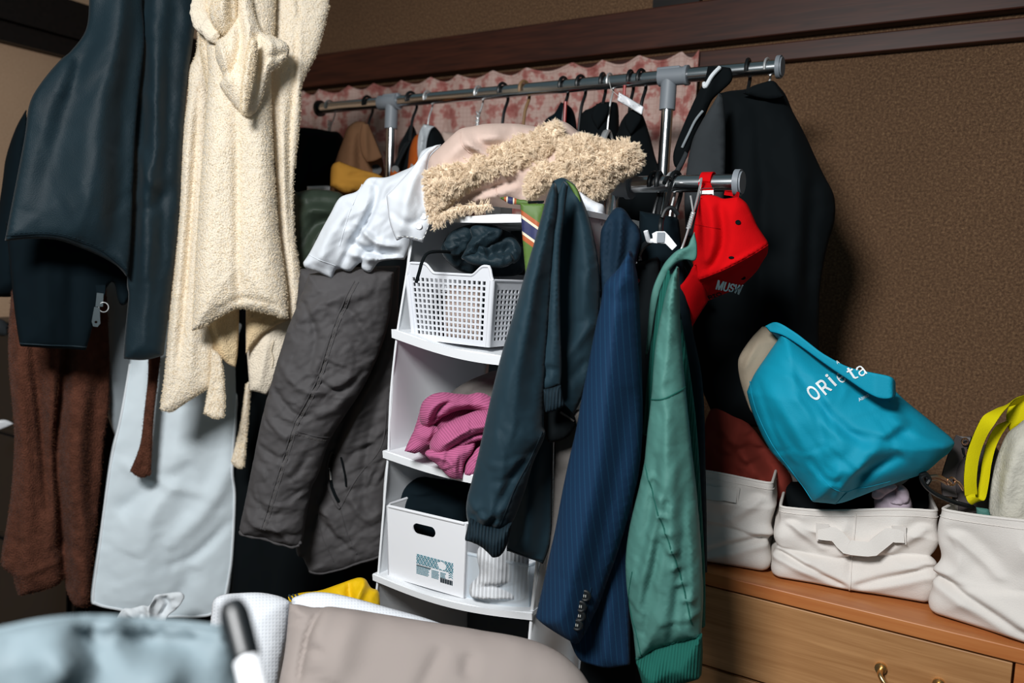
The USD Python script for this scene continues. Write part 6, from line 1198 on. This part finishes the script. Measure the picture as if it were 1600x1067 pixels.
q = Surf(Pl(1540, 796, dd(1540, 796, y3 + .02)), [(1525, 792, 1), (1545, 795, 1), (1550, 812, 1), (1526, 812, 1)], T=.004, R=.005, res=.004, seed=233)
t = Thing('green_card', 'sliver of green card in the right canvas basket', 'card'); t.add('body', q.mesh, 'c_green', True, q.uv); t.done()

# ------------------------------------------------------------------ foreground: futon, yellow bag, grey bag with a dark handle
PF = Pl(640, 1010, 1.00, tilt=-38)
t, s = garment('folded_futon', 'taupe quilted futon with white waffle lining folded at the bottom of the picture', 'futon', PF,
    [(432, 1100, 1), (436, 1067), (446, 1010), (452, 945, 1), (470, 946), (490, 950), (505, 949), (540, 952), (600, 960), (660, 970), (720, 980), (780, 990), (830, 1001), (866, 1016), (895, 1038), (918, 1067), (960, 1150), (960, 1320, 1), (420, 1320, 1)],
    'c_taupe', T=.03, Tb=.05, R=.05, res=.0045, bulge=.02, strokes=[(.005, -.018, [(506, 946), (496, 975), (484, 1005), (476, 1040), (470, 1075)], 'c'), (.016, .008, [(520, 950), (505, 990), (490, 1060)]), (.02, .012, [(560, 960), (540, 1020), (520, 1080)]), (.004, -.005, [(490, 985), (475, 978), (462, 975)]), (.004, -.005, [(480, 1020), (510, 1035)]), (.01, -.006, [(690, 1020), (670, 1060), (650, 1100)]), (.01, -.006, [(730, 1030), (725, 1070)])], wr=[(.005, .08, .08, 0, False)], seed=301)
q = Surf(Pl(400, 990, 1.02, tilt=-30), [(330, 960), (334, 938), (350, 929), (380, 926), (410, 926), (440, 932), (455, 941, 1), (448, 1000), (436, 1067), (425, 1200, 1), (330, 1200, 1), (326, 1020)], T=.025, R=.04, res=.006, bulge=.012, strokes=[(.01, .01, [(345, 940), (360, 1000), (365, 1080)])], wr=[(.004, .05, .05, 0, False)], seed=302)
t.add('waffle_lining', q.mesh, 'c_waffle', True, q.uv, label='white waffle-weave lining')
q = Surf(Pl(560, 945, 1.08, tilt=-30), [(455, 941), (468, 930), (490, 925), (520, 927), (560, 936), (610, 950), (660, 964), (695, 976, 1), (660, 1020, 1), (470, 990, 1)], T=.02, R=.03, res=.006, wr=[(.003, .05, .05, 0, False)], seed=303)
t.add('waffle_lining', q.mesh, 'c_waffle', True, q.uv)
fb = PF.xyz(PF.uv([(432, 1320), (950, 1320)])); zb = fb[:, 2].min()
base_c = (at(430, 1130, d=.98) + at(940, 1130, d=.98)) / 2
t.add('lower_fold', rbox((.62, .34, .40), .05, (base_c[0], base_c[1] + .04, .22), math.radians(31)), 'c_taupe', True); t.done()
q = Surf(Pl(540, 925, 1.20, tilt=-20), [(450, 932, 1), (470, 926), (500, 922), (530, 912), (560, 902), (572, 905, 1), (580, 918), (592, 925), (594, 960, 1), (540, 990, 1), (460, 980, 1)], T=.015, R=.02, res=.004, strokes=[(.006, .012, [(572, 904), (560, 930), (556, 955)]), (.005, -.010, [(545, 910), (548, 945)]), (.006, .008, [(500, 925), (525, 935)])], wr=[(.005, .02, .02, 0, True)], seed=311)
t = Thing('yellow_bag', 'crumpled yellow bag with black print between the futon and the organizer', 'bag'); t.add('body', q.mesh, 'c_yellow', True, q.uv)
t.add('print', cat([q.seam([(x, 930 - (x - 452) * .12), (x + 7, 938 - (x - 452) * .12)], .0018, 3) for x in range(452, 466, 6)]), 'print_dark'); t.done()
PGb = Pl(180, 1030, .47, tilt=-25)
t, s = garment('shopping_cart', 'blurred pale grey cart bag with dark handle grip in the near lower left corner', 'shopping cart', PGb, [(-120, 1010, 1), (-40, 995), (0, 986), (60, 974), (130, 966), (200, 968), (280, 974), (345, 982), (362, 1000), (376, 1040), (384, 1100), (390, 1300, 1), (-120, 1300, 1)], 'c_foreground', T=.02, R=.03, res=.006, bulge=.015,
    strokes=[(.008, -.024, [(130, 972), (146, 1020), (165, 1067)]), (.01, -.02, [(180, 985), (240, 1000), (330, 1010)]), (.005, .007, [(0, 992), (60, 981), (130, 974), (200, 976), (280, 982), (345, 992)]), (.012, .016, [(30, 1010), (80, 1030), (100, 1067)]), (.008, -.006, [(0, 1000), (120, 990), (340, 1000)]), (.014, .012, [(90, 1000), (100, 1040), (110, 1080)]), (.014, -.012, [(190, 1010), (260, 1030), (330, 1067)]), (.014, .012, [(220, 1040), (280, 1060)]), (.012, -.010, [(20, 1040), (60, 1030), (100, 1050)])], wr=[(.006, .05, .05, 20, True)], seed=321)
t.add('hem', tube(s.on(spline([(-60, 1000), (0, 988), (60, 976), (130, 968), (200, 970), (280, 976), (345, 985)], 8), -.004), .003, 8), 'c_foreground')
h0, h1, h2 = at(360, 938, d=.43), at(386, 1032, d=.41), at(410, 1130, d=.39)
dr = (h1 - h0) / np.linalg.norm(h1 - h0)
t.add('handle_grip', tube(np.vstack([h0 + dr * .001, h0 + dr * .002, h0 + dr * .006, h0 + dr * .010, h1 - dr * .002, h1]), [.003, .0058, .0074, .0080, .0074, .0066], 24), 'black_plastic', label='dark rubber grip'); t.add('handle_tube', cyl(h1, h2 + (h2 - h1) * 1.6, .0064), 'white_plastic', label='white handle tube'); t.done()
